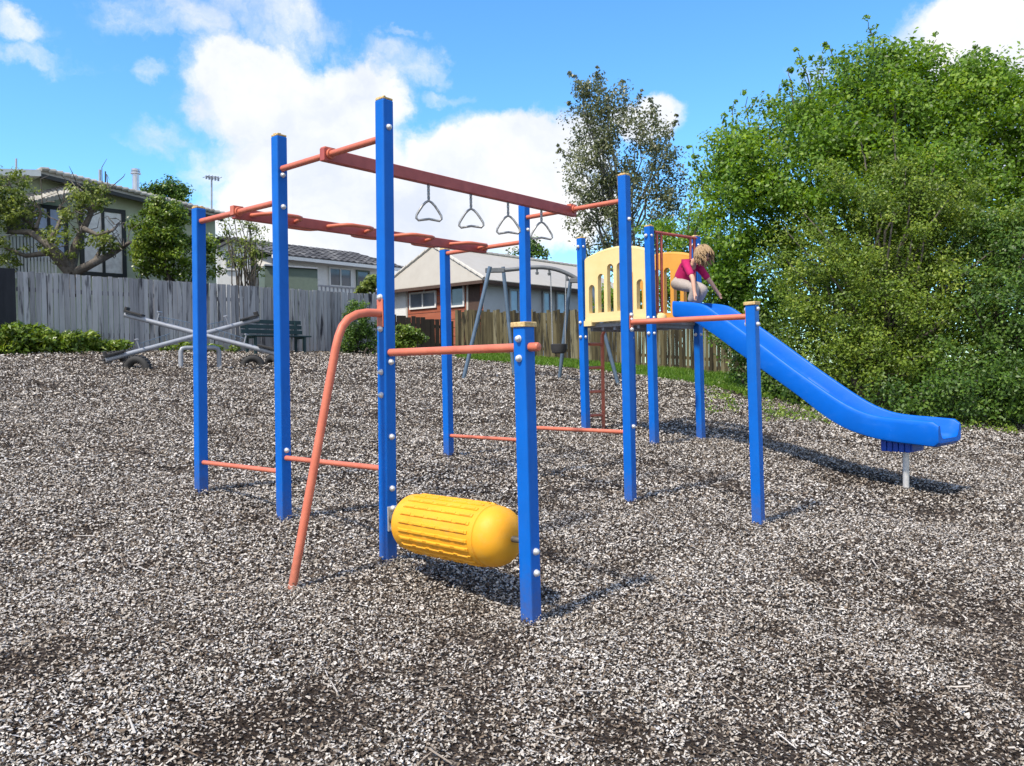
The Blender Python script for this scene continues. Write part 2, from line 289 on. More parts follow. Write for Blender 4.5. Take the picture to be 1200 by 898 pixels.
def build_chips():
    FEET = [(AX[k][0].x, AX[k][0].y) for k in AX]+[(p.x, p.y) for p in (p1, p2, p3, p4)]+[(pl[-1].x, pl[-1].y), (base.x, base.y)]
    parts = []
    for (y0, y1, dens, sc) in ((2.2, 4.6, 10500, .74), (4.6, 7, 6000, .92), (7, 11, 2700, 1.2), (11, 16, 1100, 1.6), (16, 25, 480, 2.1)):
        wmax = .70*y1+1.8; n = int(dens*2*wmax*(y1-y0)); x = RNG.uniform(-wmax, wmax, n); y = RNG.uniform(y0, y1, n)
        k = np.abs(x) < .70*y+1.5; x, y = x[k], y[k]
        # the bark ends at the fence, the lawn and the trees
        k = (y < 17.3+(x+10.5)*.99) & ((x < -.9) | (y < 22.9-.42*(x+.9)-.12*np.maximum(x-2, 0)**1.6)) & ((x < 4.6) | (y < 15.2+(8-x)*.5))
        x, y = x[k], y[k]; hp = np.zeros(len(x))
        for (qx, qy) in FEET:              # chips scuffed up round every post foot
            if y0 <= qy < y1:
                nn = 420; r_ = np.abs(RNG.normal(.045, .05, nn))+.035; a_ = RNG.uniform(0, 2*math.pi, nn); x = np.append(x, qx+r_*np.cos(a_)); y = np.append(y, qy+r_*np.sin(a_)); hp = np.append(hp, np.clip(.05-r_*.42, 0, 1)*RNG.random(nn))
        m = spot_mask(x, y); keep = RNG.random(len(x)) > m*.45; x, y, m, hp = x[keep], y[keep], m[keep], hp[keep]
        n = len(x); ln = RNG.uniform(.012, .030, n)*sc*(1+.9*(RNG.random(n) < .08)); wd = RNG.uniform(.008, .019, n)*sc
        a = RNG.uniform(0, 2*math.pi, n); pit = RNG.normal(0, .30, n); rol = RNG.normal(0, .45, n)
        d = np.stack([np.cos(a)*np.cos(pit), np.sin(a)*np.cos(pit), np.sin(pit)], -1)
        sd = np.stack([-np.sin(a)*np.cos(rol), np.cos(a)*np.cos(rol), np.sin(rol)], -1)
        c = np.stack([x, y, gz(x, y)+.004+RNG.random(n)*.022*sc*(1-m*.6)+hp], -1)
        L = d*ln[:, None]/2; W = sd*wd[:, None]/2; nz = np.array([0, 0, 1.0])
        j = lambda: RNG.uniform(.45, 1, (n, 1)); bend = (RNG.normal(0, .004, n)*sc)[:, None]*nz
        Q = np.stack([c-L*j()-W*j(), c+L*j()-W*j()+bend, c+L*j()+W*j(), c-L*j()+W*j()+bend], 1)
        t = RNG.random(n); u = RNG.random(n)
        patch = vnoise(x, y, .7, 9)*.5+vnoise(x, y, .25, 10)*.3
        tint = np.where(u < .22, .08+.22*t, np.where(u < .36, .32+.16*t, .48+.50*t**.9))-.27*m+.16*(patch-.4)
        parts.append((Q, tint))
    n = 900; y = RNG.uniform(2.6, 14, n); x = RNG.uniform(-1, 1, n)*(.66*y+.8); k = y < 17+(x+10.5)*.9; x, y = x[k], y[k]; n = len(x); a = RNG.uniform(0, 2*math.pi, n); ln = RNG.uniform(.05, .15, n); wd = RNG.uniform(.005, .013, n)
    d = np.stack([np.cos(a), np.sin(a), RNG.normal(0, .12, n)], -1); sd = np.stack([-np.sin(a), np.cos(a), RNG.normal(0, .3, n)], -1); c = np.stack([x, y, gz(x, y)+.03], -1); L = d*ln[:, None]/2; W = sd*wd[:, None]/2
    parts.append((np.stack([c-L-W*.6, c+L-W*.4, c+L+W*.5, c-L+W], 1), RNG.uniform(.15, .85, n)))
    Q = np.concatenate([p[0] for p in parts]); T = np.concatenate([p[1] for p in parts])
    cols = [(.03, .022, .017), (.085, .064, .048), (.18, .138, .10), (.315, .27, .22), (.44, .40, .35), (.545, .51, .465), (.65, .62, .58)]
    o = quads('bark_chips', Q, T, mat_tint('bark_chip', cols, rough=.9, spec=.2)); tag(o, 'grey weathered bark chips covering the playground', 'bark chips', kind='stuff')

# ------------------------------------------------------------------ climbing frame
PW = .080
XY = dict(A=(-.763, 5.042), B=(-1.616, 5.799), C=(-2.452, 6.52), D=(.07, 4.235), E=(.989, 7.043), F=(1.899, 6.451), G=(.14, 7.799), H=(-.678, 8.524))
TOP = dict(A=3.307, B=3.312, C=2.964, D=1.885, E=3.291, F=2.14, G=3.203, H=2.899)
LEAN = dict(A=.0, B=-.01, C=.012, D=-.012, E=.01, F=-.008, G=0, H=-.006)
frame = thing('climbing_frame', gp(-.4, 6.3), 'tall blue posted climbing frame with salmon overhead bars and a yellow rolling barrel', 'climbing frame')
BPX = dict(A=(455, 663), B=(333, 612), C=(236, 579), D=(622.5, 731), E=(739, 589), F=(889, 618), H=(526, 538), G=(619, 560))
TPX = dict(A=(450, 115), B=(326.8, 158), C=(232.7, 242), D=(613.5, 378), E=(731, 203), F=(881, 354), H=(521, 291), G=(614, 240))
AX = {}
for k in XY:
    pb_, pt_ = at(*BPX[k], XY[k][1]), at(*TPX[k], XY[k][1]); AX[k] = (Vector((pb_.x, XY[k][1], float(gz(*XY[k])))), Vector((pt_.x, XY[k][1], TOP[k])))
def P3(k, z):                        # a point on the (slightly leaning) axis of post k
    a, e = AX[k]; t = (z-a.z)/(e.z-a.z); return Vector((a.x+(e.x-a.x)*t, a.y, z))
def make_post(parent, a, e, du, dv, w=PW, label=None, fat=False):
    a, e = Vector(a), Vector(e); ax = (e-a).normalized(); a = a-ax*.12; dv2 = ax.cross(du).normalized()
    if dv2.dot(dv) < 0: dv2 = -dv2
    du2 = dv2.cross(ax).normalized()
    if du2.dot(du) < 0: du2 = -du2
    b = MB(); tp = e-ax*.02; b.box((a+tp)/2, du2, dv2, ax, w, w, (tp-a).length)
    p = b.build('post', BLUE, parent, bevel=.007, label=label)
    c = MB()
    if fat: c.box(e-ax*.012, du2, dv2, ax, w+.018, w+.018, .026)
    else:
        c.box(e-ax*.013, du2, dv2, ax, w-.004, w-.004, .014)
        for _ in range(9):
            q = e-ax*.006+du2*random.uniform(-.03, .03)+dv2*random.uniform(-.03, .03); c.box(q, du2, dv2, ax, random.uniform(.012, .026), random.uniform(.012, .026), random.uniform(.008, .02))
    c.build('cap', CAPM, p, bevel=.004)
    return p
def bolt(post, pos, n, r=.0165):
    b = MB(); n = Vector(n).normalized(); b.lathe(Vector(pos)+n*.0005, n, [(0, r*1.15), (.004, r*1.15), (.005, r), (.015, r*.92), (.021, r*.6), (.023, r*.2)], 12); b.build('bolt', GALV, post, 40)
posts = {}
for k in XY: posts[k] = make_post(frame, *AX[k], U, V_, fat=k in 'DF')
hw = PW/2
for k, z, n in (('A', 3.12, U), ('B', 3.02, U), ('B', 2.80, U), ('C', 2.842, U), ('A', 1.64, -V_), ('A', 1.50, -V_), ('A', 1.245, U*.999), ('D', 1.80, -V_), ('D', 1.70, -V_), ('D', 1.02-.31, U), ('D', .60, U), ('A', 1.70, U),
                ('F', 2.085, U), ('F', 1.965, U), ('F', 2.085, -U), ('F', 1.965, -U), ('G', 2.95, U), ('G', 1.12, U), ('E', 2.9, U), ('E', 2.05, U), ('E', 1.14, U), ('H', 2.8, -U), ('A', .93, U), ('B', 1.1, U)):
    bolt(posts[k], P3(k, z)+Vector(n)*hw, n)
def crossbar(a, b, z, r=.021, m=RED, parent=frame, za=None):
    p, q = P3(a, z), P3(b, z if za is None else za); d = (q-p).normalized(); bb = MB(); bb.tube([p+d*hw*.98, q-d*hw*.98], r, 14); return bb.build('crossbar', m, parent, 40)
cb_u = crossbar('A', 'B', 3.065); cb_l = crossbar('C', 'B', 2.842); crossbar('G', 'E', 3.065); crossbar('H', 'G', 2.842)
crossbar('A', 'D', 1.757, .023); crossbar('E', 'F', 2.027, .023)
for a, b, z in (('C', 'B', .946), ('B', 'A', 1.046), ('H', 'G', .965), ('G', 'E', 1.089)): crossbar(a, b, z, .018)
b = MB(); b.tube([P3('D', 1.757)+U*hw, P3('D', 1.757)+U*(hw+.05)], .023, 14); b.lathe(P3('D', 1.757)+U*(hw+.05), U, [(0, .023), (.008, .02), (.012, .008)], 14); b.build('bar_end', RED, posts['D'], 40)
# bolted flanges
def flange(post, k, z, n, h=.15, w=.055):
    n = Vector(n); sd = n.cross(UP); b = MB(); b.box(P3(k, z)+n*(hw+.005), n, sd, UP, .008, w, h); fl = b.build('flange', RED, post, bevel=.003)
    for dz in (-h/2+.0, h/2-.0): bolt(post, P3(k, z+dz*1.12)+n*(hw+.001), n, .018)
flange(posts['A'], 'A', float(on_plane(444, 367, XY['A'], U).z), -V_, .17)
flange(posts['F'], 'F', 2.027, -U, .10, .05); flange(posts['E'], 'E', 2.027, U, .11, .05)
# ring beam
mAB = (P3('A', 3.05)+P3('B', 3.05))/2; mEG = (P3('E', 3.065)+P3('G', 3.065))/2
d = (mEG-mAB).normalized(); b = MB(); b.bar(mAB-d*.05+UP*.01, mEG+d*.04-UP*.02, .05, .085); beam = b.build('ring_beam', DRED, frame, bevel=.005)
def clamp(parent, c, dirv):
    b = MB(); b.tube([Vector(c)-dirv*.04, Vector(c)+dirv*.04], .034, 14); b.box(Vector(c)+dirv*.0+UP*.01, dirv, dirv.cross(UP), UP, .05, .085, .07); b.build('clamp', RED, parent, 40, bevel=.003)
clamp(beam, mAB+UP*.015, U); clamp(beam, mEG, U)
# staggered monkey bars: a low central beam with looped half rungs out to alternate sides
mCB = (P3('C', 2.842)+P3('B', 2.842))/2; mHG = (P3('H', 2.842)+P3('G', 2.842))/2
d2 = (mHG-mCB).normalized(); s2 = d2.cross(UP); b = MB(); b.bar(mCB-d2*.03-UP*.01, mHG+d2*.03-UP*.01, .05, .08); mb = b.build('rung_beam', DRED, frame, bevel=.005)
clamp(mb, mCB, U); clamp(mb, mHG, U)
Ltot = (mHG-mCB).length
for i in range(7):
    sgn = 1 if i % 2 == 0 else -1; c = mCB+d2*(.30+i*(Ltot-.58)/6)-UP*.012; w, le = .05, .42
    o = s2*sgn; w, le = .15, .21
    half = [c-d2*(w+.05), c-d2*(w+.01)+o*(le-.07), c-d2*(w-.02)+o*(le-.02), c-d2*(w-.06)+o*le]
    mir = [q+d2*(-2*(q-c).dot(d2)) for q in half[::-1]]; pts = half+mir
    b = MB(); b.tube(pts, .0155, 10); b.build('rung', RED, mb, 50)
# bent salmon side leg
pl = [on_plane(x, y, XY['A'], U) for x, y in ((445, 367), (430, 366.5), (418, 368.5), (408, 374), (401, 383), (396.5, 395), (393, 410), (341, 697))]
pl[0] = P3('A', pl[0].z)-V_*hw; pl.append(pl[-1]+(pl[-1]-pl[-2]).normalized()*.12)
b = MB(); b.tube(pl, .0245, 14); b.build('bent_leg', RED, frame, 50)
# rolling barrel
za = float(on_plane(459, 607, XY['A'], V_).z); zd = float(on_plane(606, 633, XY['D'], V_).z)
pa, pd = P3('A', za), P3('D', zd); ax = (pd-pa).normalized(); Lb = (pd-pa).length
rb = .166; s0, s1 = hw+.165, Lb-hw-.075; dome = .13; dl = .05
prof = []
for t in np.linspace(0, 1, 9): prof.append((s0+dl*(1-math.cos(t*math.pi/2)), rb*(.45+.55*math.sin(t*math.pi/2)**.9)))
prof += [(s0+dl+.004, rb*.992), (s0+dl+.012, rb), (s1-dome-.016, rb), (s1-dome-.012, rb*.965), (s1-dome-.005, rb*.965), (s1-dome-.001, rb*.99)]
for t in np.linspace(1, 0, 11): prof.append((s1-dome*(1-math.cos(t*math.pi/2)), (rb*.985)*(.13+.87*math.sin(t*math.pi/2)**.85)))
b = MB(); b.lathe(pa, ax, prof, 48); barrel = b.build('barrel', YEL, frame, 28, label='yellow plastic rolling barrel with raised treads')
# raised treads, part of the moulding: one mesh of rounded ribs
u_ = ax.orthogonal().normalized(); w_ = ax.cross(u_); b = MB()
for k in range(22):
    an = 2*math.pi*k/22; rad = u_*math.cos(an)+w_*math.sin(an); tg = ax.cross(rad)
    segs = 5; t0, t1 = s0+dl+.05, s1-dome-.05; sl = (t1-t0)/segs
    b.box(pa+ax*((t0+t1)/2)+rad*(rb+.001), ax, tg, rad, t1-t0, .020, .010)
    for q in range(segs): b.box(pa+ax*(t0+sl*(q+.5))+rad*(rb+.006), ax, tg, rad, sl*.72, .015, .008)
b.build('tread', YEL, barrel, bevel=.003)
for e_, r_ in (((pa+ax*hw, pa+ax*(s0+.02)), .03), ((pd-ax*hw, pd-ax*(hw+.12)), .017)):
    b = MB(); b.tube(list(e_), r_, 14); b.build('axle', AXLE, barrel, 40)
b = MB(); sdv = ax.cross(UP); b.box(pa+ax*(hw+.005), ax, sdv, UP, .009, .07, .15); b.build('axle_plate', GALV, posts['A'], bevel=.002)
for dz in (-.062, .062): bolt(posts['A'], pa+ax*(hw+.009)+UP*dz, ax)
for dz in (-.075, .075): bolt(posts['D'], pd-ax*hw+UP*dz, -ax, .014)
b = MB(); b.box(pd+UP*.10+V_*(hw+.012), V_, U, UP, .022, .03, .036); b.build('yellow_plug', YEL, posts['D'], bevel=.004)

# trapeze rings hanging from the ring beam
ringlab = ['triangular hand ring nearest the tall front post, first on the ring beam', 'triangular hand ring hanging second along the beam from the tall front post', 'triangular hand ring beside the blue middle back post, third along the beam', 'triangular hand ring hanging at the far end of the beam near the right post']
for i, (px, py) in enumerate(((502, 214), (551.7, 228), (595.3, 239), (634.4, 247))):
    nrm = d.cross(UP); t = on_plane(px, py, mAB, nrm); along = (Vector((t.x, t.y, 0))-Vector((mAB.x, mAB.y, 0))).dot(Vector((d.x, d.y, 0)).normalized())
    zt = (mAB+d*along).z-.035-.012; top = Vector((mAB.x+d.x*along, mAB.y+d.y*along, zt))
    r = thing('trapeze_ring', top, ringlab[i], 'hand ring', 'hand rings hanging from the ring beam')
    c = MB()
    for q in range(4):
        cc = top-UP*(.012+q*.027); dirh = U if q % 2 else V_
        c.tube([cc+dirh*.008*math.cos(a)+UP*.018*math.sin(a) for a in np.linspace(0, 2*math.pi, 10)[:-1]], .0055, 6, closed=True)
    c.build('chain', RINGM, r, 50)
    a0 = random.uniform(-.5, .5); hx = Vector((math.cos(a0), math.sin(a0), 0)); cz = top-UP*.115
    pts = []
    for (qx, qz) in ((0, 0), (.022, -.012), (.045, -.035), (.072, -.075), (.092, -.108), (.094, -.130), (.078, -.146), (.04, -.140), (0, -.134)): pts.append(cz+hx*qx+UP*qz)
    pts += [cz-hx*qx+UP*qz for (qx, qz) in ((.04, -.140), (.078, -.146), (.094, -.130), (.092, -.108), (.072, -.075), (.045, -.035), (.022, -.012))]
    h = MB(); h.tube(pts, .0092, 8, closed=True); h.build('handle', RINGM, r, 60)

# ------------------------------------------------------------------ play tower with slide
UT = Vector((.66, -.751, 0)).normalized(); VT = Vector((.751, .66, 0)).normalized()
p2 = Vector((1.73, 10.07, 0)); p1 = p2-UT*1.15; p3 = p2+VT*.95; p4 = p1+VT*.95
tower = thing('play_tower', gp(1.9, 10.6), 'blue posted play tower with cream panels, red ladder and long blue slide', 'play tower')
tops = {1: float(at(679.7, 278, p1.y).z), 2: float(at(763.5, 264, p2.y).z), 3: float(at(814, 276, p3.y).z)}; tops[4] = tops[1]
for i, p in ((1, p1), (2, p2), (3, p3), (4, p4)):
    dxl = {1: -.03, 2: -.035, 3: -.04, 4: -.03}[i]; po = make_post(tower, Vector((p.x, p.y, float(gz(p.x, p.y)))), Vector((p.x+dxl, p.y, tops[i])), UT, VT, .088)
    for z in (tops[i]-.13, 2.24, 2.05): bolt(po, Vector((p.x+dxl*(z-.7)/2, p.y, z))-VT*.044, -VT, .02); bolt(po, Vector((p.x+dxl*(z-.7)/2, p.y, z))+UT*.044, UT, .018)
zdk = float(at(764, 377, p2.y).z)
b = MB(); c = (p1+p3)/2; b.box((c.x, c.y, zdk), UT, VT, UP, 1.15-.06, .95-.06, .05)
for s in np.linspace(-.5, .5, 6): b.box(Vector((c.x, c.y, zdk-.045))+UT*s, UT, VT, UP, .04, .84, .05)
b.build('deck', DECK, tower, bevel=.004)
def panel(pa_, pb_, m, out_n):
    a, bb = Vector(pa_), Vector(pb_); dd = (bb-a); L = dd.length-.10; dd.normalize(); o = a+dd*.05
    z0, h0, h1 = zdk+.09, .77, .87
    top = lambda s: z0+h0+(h1-h0)*math.sin(math.pi*s/L)**.8
    n = 6; sw = .105; xs = [L*(i+.75)/(n+.5) for i in range(n)]; bm = bmesh.new()
    # plate with rounded slots, made as columns between the slots, bottom and top bands
    edges = [0]
    for x in xs: edges += [x-sw/2, x+sw/2]
    edges.append(L); mb_ = MB(); th = .065; nn = Vector(out_n)
    def colm(s0, s1, zl, zh):
        k = 4; poly = [o+dd*s0+UP*zl(s0), o+dd*s1+UP*zl(s1)]+[o+dd*(s1+(s0-s1)*j/k)+UP*zh(s1+(s0-s1)*j/k) for j in range(k+1)]
        mb_.prism([q-nn*th/2 for q in poly], nn*th)
    zb = lambda s: z0
    for i in range(0, len(edges)-1, 2): colm(edges[i], edges[i+1], zb, top)
    for i, x in enumerate(xs):
        f = 1-abs((i-(n-1)/2)/((n-1)/2))**1.2; ht = z0+.44+.28*f; lo = z0+.07
        colm(x-sw/2, x+sw/2, zb, lambda s: lo)
        k = 8; arc = [o+dd*(x+sw/2*math.cos(t))+UP*(ht-sw/2+sw/2*math.sin(t)) for t in np.linspace(0, math.pi, k)]
        poly = [o+dd*(x+sw/2)+UP*(ht-sw/2)]+arc[1:-1]+[o+dd*(x-sw/2)+UP*(ht-sw/2), o+dd*(x-sw/2)+UP*top(x-sw/2), o+dd*x+UP*top(x), o+dd*(x+sw/2)+UP*top(x+sw/2)]
        mb_.prism([q-nn*th/2 for q in poly], nn*th)
    # foot moulding, rolled lip and corner lugs
    mb_.box(o+dd*L/2+UP*(z0-.025), dd, nn, UP, L, .075, .05)
    mb_.box(o+dd*.05+UP*(z0-.06), dd, nn, UP, .14, .09, .07); mb_.box(o+dd*(L-.05)+UP*(z0-.06), dd, nn, UP, .14, .09, .07)
    mb_.tube([o+dd*s+UP*(top(s)-.01) for s in np.linspace(.01, L-.01, 14)], .034, 8)
    return mb_.build('barrier_panel', m, tower, 40)
panel(p1, p2, CREAM, -VT); panel(p4, p3, ORNG, -VT)
# red guard frame at the slide mouth
zt = float(at(790, 275, p2.y+.25).z); gfr = MB(); e0, e1 = p2+VT*.05, p3-VT*.05
gfr.tube([e0+UP*zt, e1+UP*zt], .019, 10)
for s in (.045, .13, .72, .80):
    gfr.tube([e0+VT*s+UP*(zdk+.10), e0+VT*s+UP*zt], .017, 10)
for s in (0, .72): gfr.tube([e0+VT*s+UP*(zdk+.11), e0+VT*(s+.13)+UP*(zdk+.11)], .017, 10)
gfr.build('guard_frame', DRED, tower, 40)
for e in (e0+VT*.08, e1-VT*.08):
    b = MB(); b.lathe(Vector((e.x, e.y, zdk+.02)), UP, [(0, .085), (.05, .085), (.08, .06), (.09, .03)], 16); b.build('foot_boss', CREAM, tower, 40)
# ladder on the back-left side
lo = p1-UT*.05; lad = MB(); q = lo+VT*.40; zg = float(gz(q.x, q.y))
lad.tube([q+UP*(zg-.05), q+UP*(zdk-.12), q+UT*.04+UP*(zdk-.05), q+UT*.12+UP*(zdk-.02)], .025, 10); ladder = lad.build('ladder', RED, tower, 50)
lad = MB(); q0 = lo+VT*.02; lad.tube([q0+UP*(zg-.05), q0+UP*(zdk-.02)], .02, 10); lad.build('rail', RED, ladder, 50)
for py in (403.6, 430.7, 458.4, 486):
    z = float(at(713, py, q.y).z); b = MB(); b.tube([q0+UP*z, q+UP*z], .02, 10); b.build('rung', RED, ladder, 50)
# slide
mid = (p2+p3)/2; HWD = .27; near0 = mid-VT*HWD
def sz(px, py, off): p = on_plane(px, py, mid+VT*off, VT); return ((p-mid).dot(UT), p.z)
topn = [sz(x, y, -HWD) for x, y in ((788, 353), (808, 354), (826, 356.5), (840, 367), (859, 380), (891.6, 403.7), (929, 432), (959, 453), (980, 467.5), (1000, 479), (1022, 487), (1045, 490), (1070, 492), (1101, 495))]
botn = [sz(x, y, -HWD) for x, y in ((785, 371.5), (800, 373), (815, 379), (836, 393), (860, 411), (896, 437), (935, 465), (965, 489), (990, 504), (1022, 514.5), (1046, 519), (1075, 522.5), (1100, 525.5))]
ta, ba = np.array(topn), np.array(botn); sA, sB = ta[0, 0], ta[-1, 0]-.01
ss = np.linspace(sA, sB, 64); zt_ = np.interp(ss, ta[:, 0], ta[:, 1]); zb_ = np.interp(ss, ba[:, 0], ba[:, 1])
for _ in range(3):
    zt_[1:-1] = (zt_[:-2]+2*zt_[1:-1]+zt_[2:])/4; zb_[1:-1] = (zb_[:-2]+2*zb_[1:-1]+zb_[2:])/4
zb_ = np.minimum(zb_, zt_-.12)
SECT = []
for s, a, c in zip(ss, zt_, zb_):
    e = (sB-s)/.06; e = min(1, max(0, e)); rnd = (1-math.sqrt(max(0, 1-(1-e)**2)))*.035   # rounded nose
    a2, c2 = a-rnd, c+rnd*1.2; w = HWD; fl = c2+.04
    half = [(-w+.04, c2), (-w+.010, c2+.012), (-w, c2+.04), (-w-.004, a2-.05), (-w+.001, a2-.012), (-w+.010, a2-.002), (-w+.022, a2), (-w+.034, a2-.004), (-w+.042, a2-.016), (-w+.055, max(fl+.06, a2-.14)), (-w+.085, fl+.015), (-w+.12, fl)]
    sec = half+[(-t, z) for (t, z) in half[::-1]]
    SECT.append([mid+VT*t+UT*s+UP*z for (t, z) in sec])
m = len(SECT[0]); vs = [q for r_ in SECT for q in r_]; fs = []
for i in range(len(SECT)-1):
    for k in range(m): fs.append((i*m+k, i*m+(k+1) % m, (i+1)*m+(k+1) % m, (i+1)*m+k))
h = m//2
for e in (0, (len(SECT)-1)*m):
    fs.append(tuple(e+k for k in range(m)))
b = MB(); b.add(vs, fs); slide = b.build('slide', SLB, tower, 45, label='long bright blue plastic chute')
def slide_at(s): return float(np.interp(s, ss, zb_))
sp = ground(1080, 570); s_sup = (sp-mid).dot(UT); tl = .03; base = mid+UT*s_sup
zc = slide_at(s_sup)
b = MB(); 
for i in range(5): b.box(base+UT*(-.15+i*.058)+UP*(zc-.045), UT, VT, UP, .05, .32, .115)
b.box(base+UT*(-.035)+UP*(zc-.045), UT, VT, UP, .31, .28, .095); b.build('support_bracket', SLD, slide, bevel=.008)
b = MB(); g = gp(base.x, base.y); b.tube([Vector((base.x, base.y, g.z-.1)), Vector((base.x, base.y, zc-.10))], .030, 14); b.build('support_leg', GALV, slide, 40)

# ------------------------------------------------------------------ the child crouching at the top of the slide
def ch(px, py, off): return on_plane(px, py, mid+VT*off, VT)
def skin_mesh(name, J, E, root, sub=2):
    names = list(J); me = bpy.data.meshes.new(name+'_sk'); idx = {n: i for i, n in enumerate(names)}
    me.from_pydata([J[n][0] for n in names], [(idx[a], idx[b]) for a, b in E], [])
    ob = bpy.data.objects.new(name+'_sk', me); COL.objects.link(ob)
    sk = ob.modifiers.new('s', 'SKIN'); sk.use_smooth_shade = True
    if not me.skin_vertices: pass
    for i, n in enumerate(names):
        sv = me.skin_vertices[0].data[i]; r = J[n][1]; sv.radius = r if isinstance(r, tuple) else (r, r); sv.use_root = (n == root)
    sb = ob.modifiers.new('b', 'SUBSURF'); sb.levels = sub; sb.render_levels = sub
    dg = bpy.context.evaluated_depsgraph_get(); ev = ob.evaluated_get(dg); out = bpy.data.meshes.new_from_object(ev)
    bpy.data.objects.remove(ob); return out
def put(name, me, m, parent):
    o = Vector((0, 0, 0)); root = parent
    while root is not None and root.parent: root = root.parent
    if root is not None: o = Vector(root['base'])
    me.transform(Matrix.Translation(-o)); me.materials.clear(); me.materials.append(m)
    a = me.attributes.get('tint') or me.attributes.new('tint', 'FLOAT', 'FACE')
    me.shade_smooth(); ob = bpy.data.objects.new(name, me); COL.objects.link(ob); ob.parent = parent; return ob
def build_child():
    hip = ch(797, 331, 0); che = ch(806, 313, 0); nk = ch(815, 305, 0); hd = ch(824, 298, 0)
    kn = ch(821, 338.5, 0)
    floor = lambda s: slide_at(s)+.06
    seat = hip
    kid = thing('child', Vector((hip.x, hip.y, hip.z-.22)), 'small blond child in a magenta shirt crouching at the top of the blue slide', 'person')
    J = {}
    J['pelvis'] = (hip, .078); J['belly'] = ((hip+che)/2, .074); J['chest'] = (che, .088); J['neck'] = (nk-(nk-che)*.2, .038); J['skull0'] = (nk+(hd-nk)*.35, .052); J['skull'] = (hd, .088); J['crown'] = (hd+(hd-nk).normalized()*.05+UP*.03, .07)
    E = [('pelvis', 'belly'), ('belly', 'chest'), ('chest', 'neck'), ('neck', 'skull0'), ('skull0', 'skull'), ('skull', 'crown')]
    shp = che+(nk-che)*.45
    for sg, el, ha, kk in ((-1, (812, 327), (814, 344), 0), (1, (833, 331), (841, 343), 1)):
        n = 'r' if sg < 0 else 'l'
        J[n+'sh'] = (shp+VT*sg*.115, .042); J[n+'el'] = (ch(*el, sg*.16 if kk == 0 else .22), .030); w = ch(*ha, -.19 if kk == 0 else .26); J[n+'wr'] = (w, .021)
        dr = (w-J[n+'el'][0]).normalized(); J[n+'pm'] = (w+dr*.035, (.024, .015)); E += [('chest', n+'sh'), (n+'sh', n+'el'), (n+'el', n+'wr'), (n+'wr', n+'pm')]
        for f in range(4):
            side = UT.cross(dr).normalized(); b0 = w+dr*.045+side*(f-1.5)*.012; J[f'{n}f{f}'] = (b0+dr*.022, .006); J[f'{n}g{f}'] = (b0+dr*(.040+.004*(1 if f in (1, 2) else 0))-UP*.006, .005); E += [(n+'pm', f'{n}f{f}'), (f'{n}f{f}', f'{n}g{f}')]
        th = w+dr*.02+UT*.022; J[n+'t0'] = (th, .007); J[n+'t1'] = (th+dr*.022+UT*.006, .0055); E += [(n+'pm', n+'t0'), (n+'t0', n+'t1')]
        k = kn+VT*sg*.10; an = ch(811+sg*2, 358, sg*.09); s_an = (an-mid).dot(UT); an.z = max(an.z, floor(s_an)+.035)
        J[n+'hip'] = (hip+VT*sg*.065-UP*.02, .068); J[n+'kn'] = (k, .046); J[n+'an'] = (an, .030); J[n+'hl'] = (an-UT*.02-UP*.018, .024); J[n+'toe'] = (an+UT*.09-UP*.020, (.028, .018)); E += [('pelvis', n+'hip'), (n+'hip', n+'kn'), (n+'kn', n+'an'), (n+'an', n+'hl'), (n+'an', n+'toe')]
    me = skin_mesh('body', J, E, 'pelvis')
    body = put('body', me, SKIN, kid)
    # clothes: looser shells over the same bones
    g = 1.22
    J2 = {k: (J[k][0], (J[k][1] if not isinstance(J[k][1], tuple) else .03)*g) for k in ('pelvis', 'belly', 'chest', 'rsh', 'lsh')}
    J2['pelvis'] = (hip+(che-hip)*.02-UP*.01, .114); J2['belly'] = (J['belly'][0], .110); J2['nk'] = (nk-(nk-che)*.45, .058)
    for n in 'rl': J2[n+'sl'] = (J[n+'sh'][0]+(J[n+'el'][0]-J[n+'sh'][0])*.85, .046)
    me2 = skin_mesh('shirt', J2, [('pelvis', 'belly'), ('belly', 'chest'), ('chest', 'nk'), ('chest', 'rsh'), ('chest', 'lsh'), ('rsh', 'rsl'), ('lsh', 'lsl')], 'chest'); put('shirt', me2, SHIRT, body)
    J3 = {'pelvis': (hip, .098), 'waist': (hip+(che-hip)*.30, .086)}; E3 = [('pelvis', 'waist')]
    for n in 'rl':
        J3[n+'h'] = (J[n+'hip'][0], .086); J3[n+'k'] = (J[n+'kn'][0], .070); J3[n+'a'] = (J[n+'kn'][0]+(J[n+'an'][0]-J[n+'kn'][0])*.9, .058); E3 += [('pelvis', n+'h'), (n+'h', n+'k'), (n+'k', n+'a')]
    me3 = skin_mesh('trousers', J3, E3, 'pelvis'); put('trousers', me3, TROUS, body)
    # hair: many fine curved locks over the skull falling forward round the face
    H = MB(); fw = (hd-nk).normalized(); rr = .100; c0 = hd+UP*.012
    rs = random.Random(3)
    face = (UT*.9-UP*.45).normalized()
    for i in range(420):
        v = Vector((rs.gauss(0, 1), rs.gauss(0, 1), rs.gauss(0, 1)+.35)).normalized()
        if v.dot(face) > .72: continue
        s = c0+v*rr*.93; fall = (UT*.35-UP).normalized(); pts = [s]; dirv = (v*.35+fall*.9).normalized()
        ln = rs.uniform(.04, .10)
        for q in range(4):
            pts.append(pts[-1]+dirv*ln/4+Vector((rs.gauss(0, .004), rs.gauss(0, .004), 0)))
            off = pts[-1]-c0
            if off.length < rr*.97: pts[-1] = c0+off.normalized()*rr*rs.uniform(.97, 1.04)
            dirv = (dirv+fall*.25).normalized()
        H.tube(pts, [.010, .011, .010, .007, .003], 6)
    H.build('hair', HAIR, body, 60)
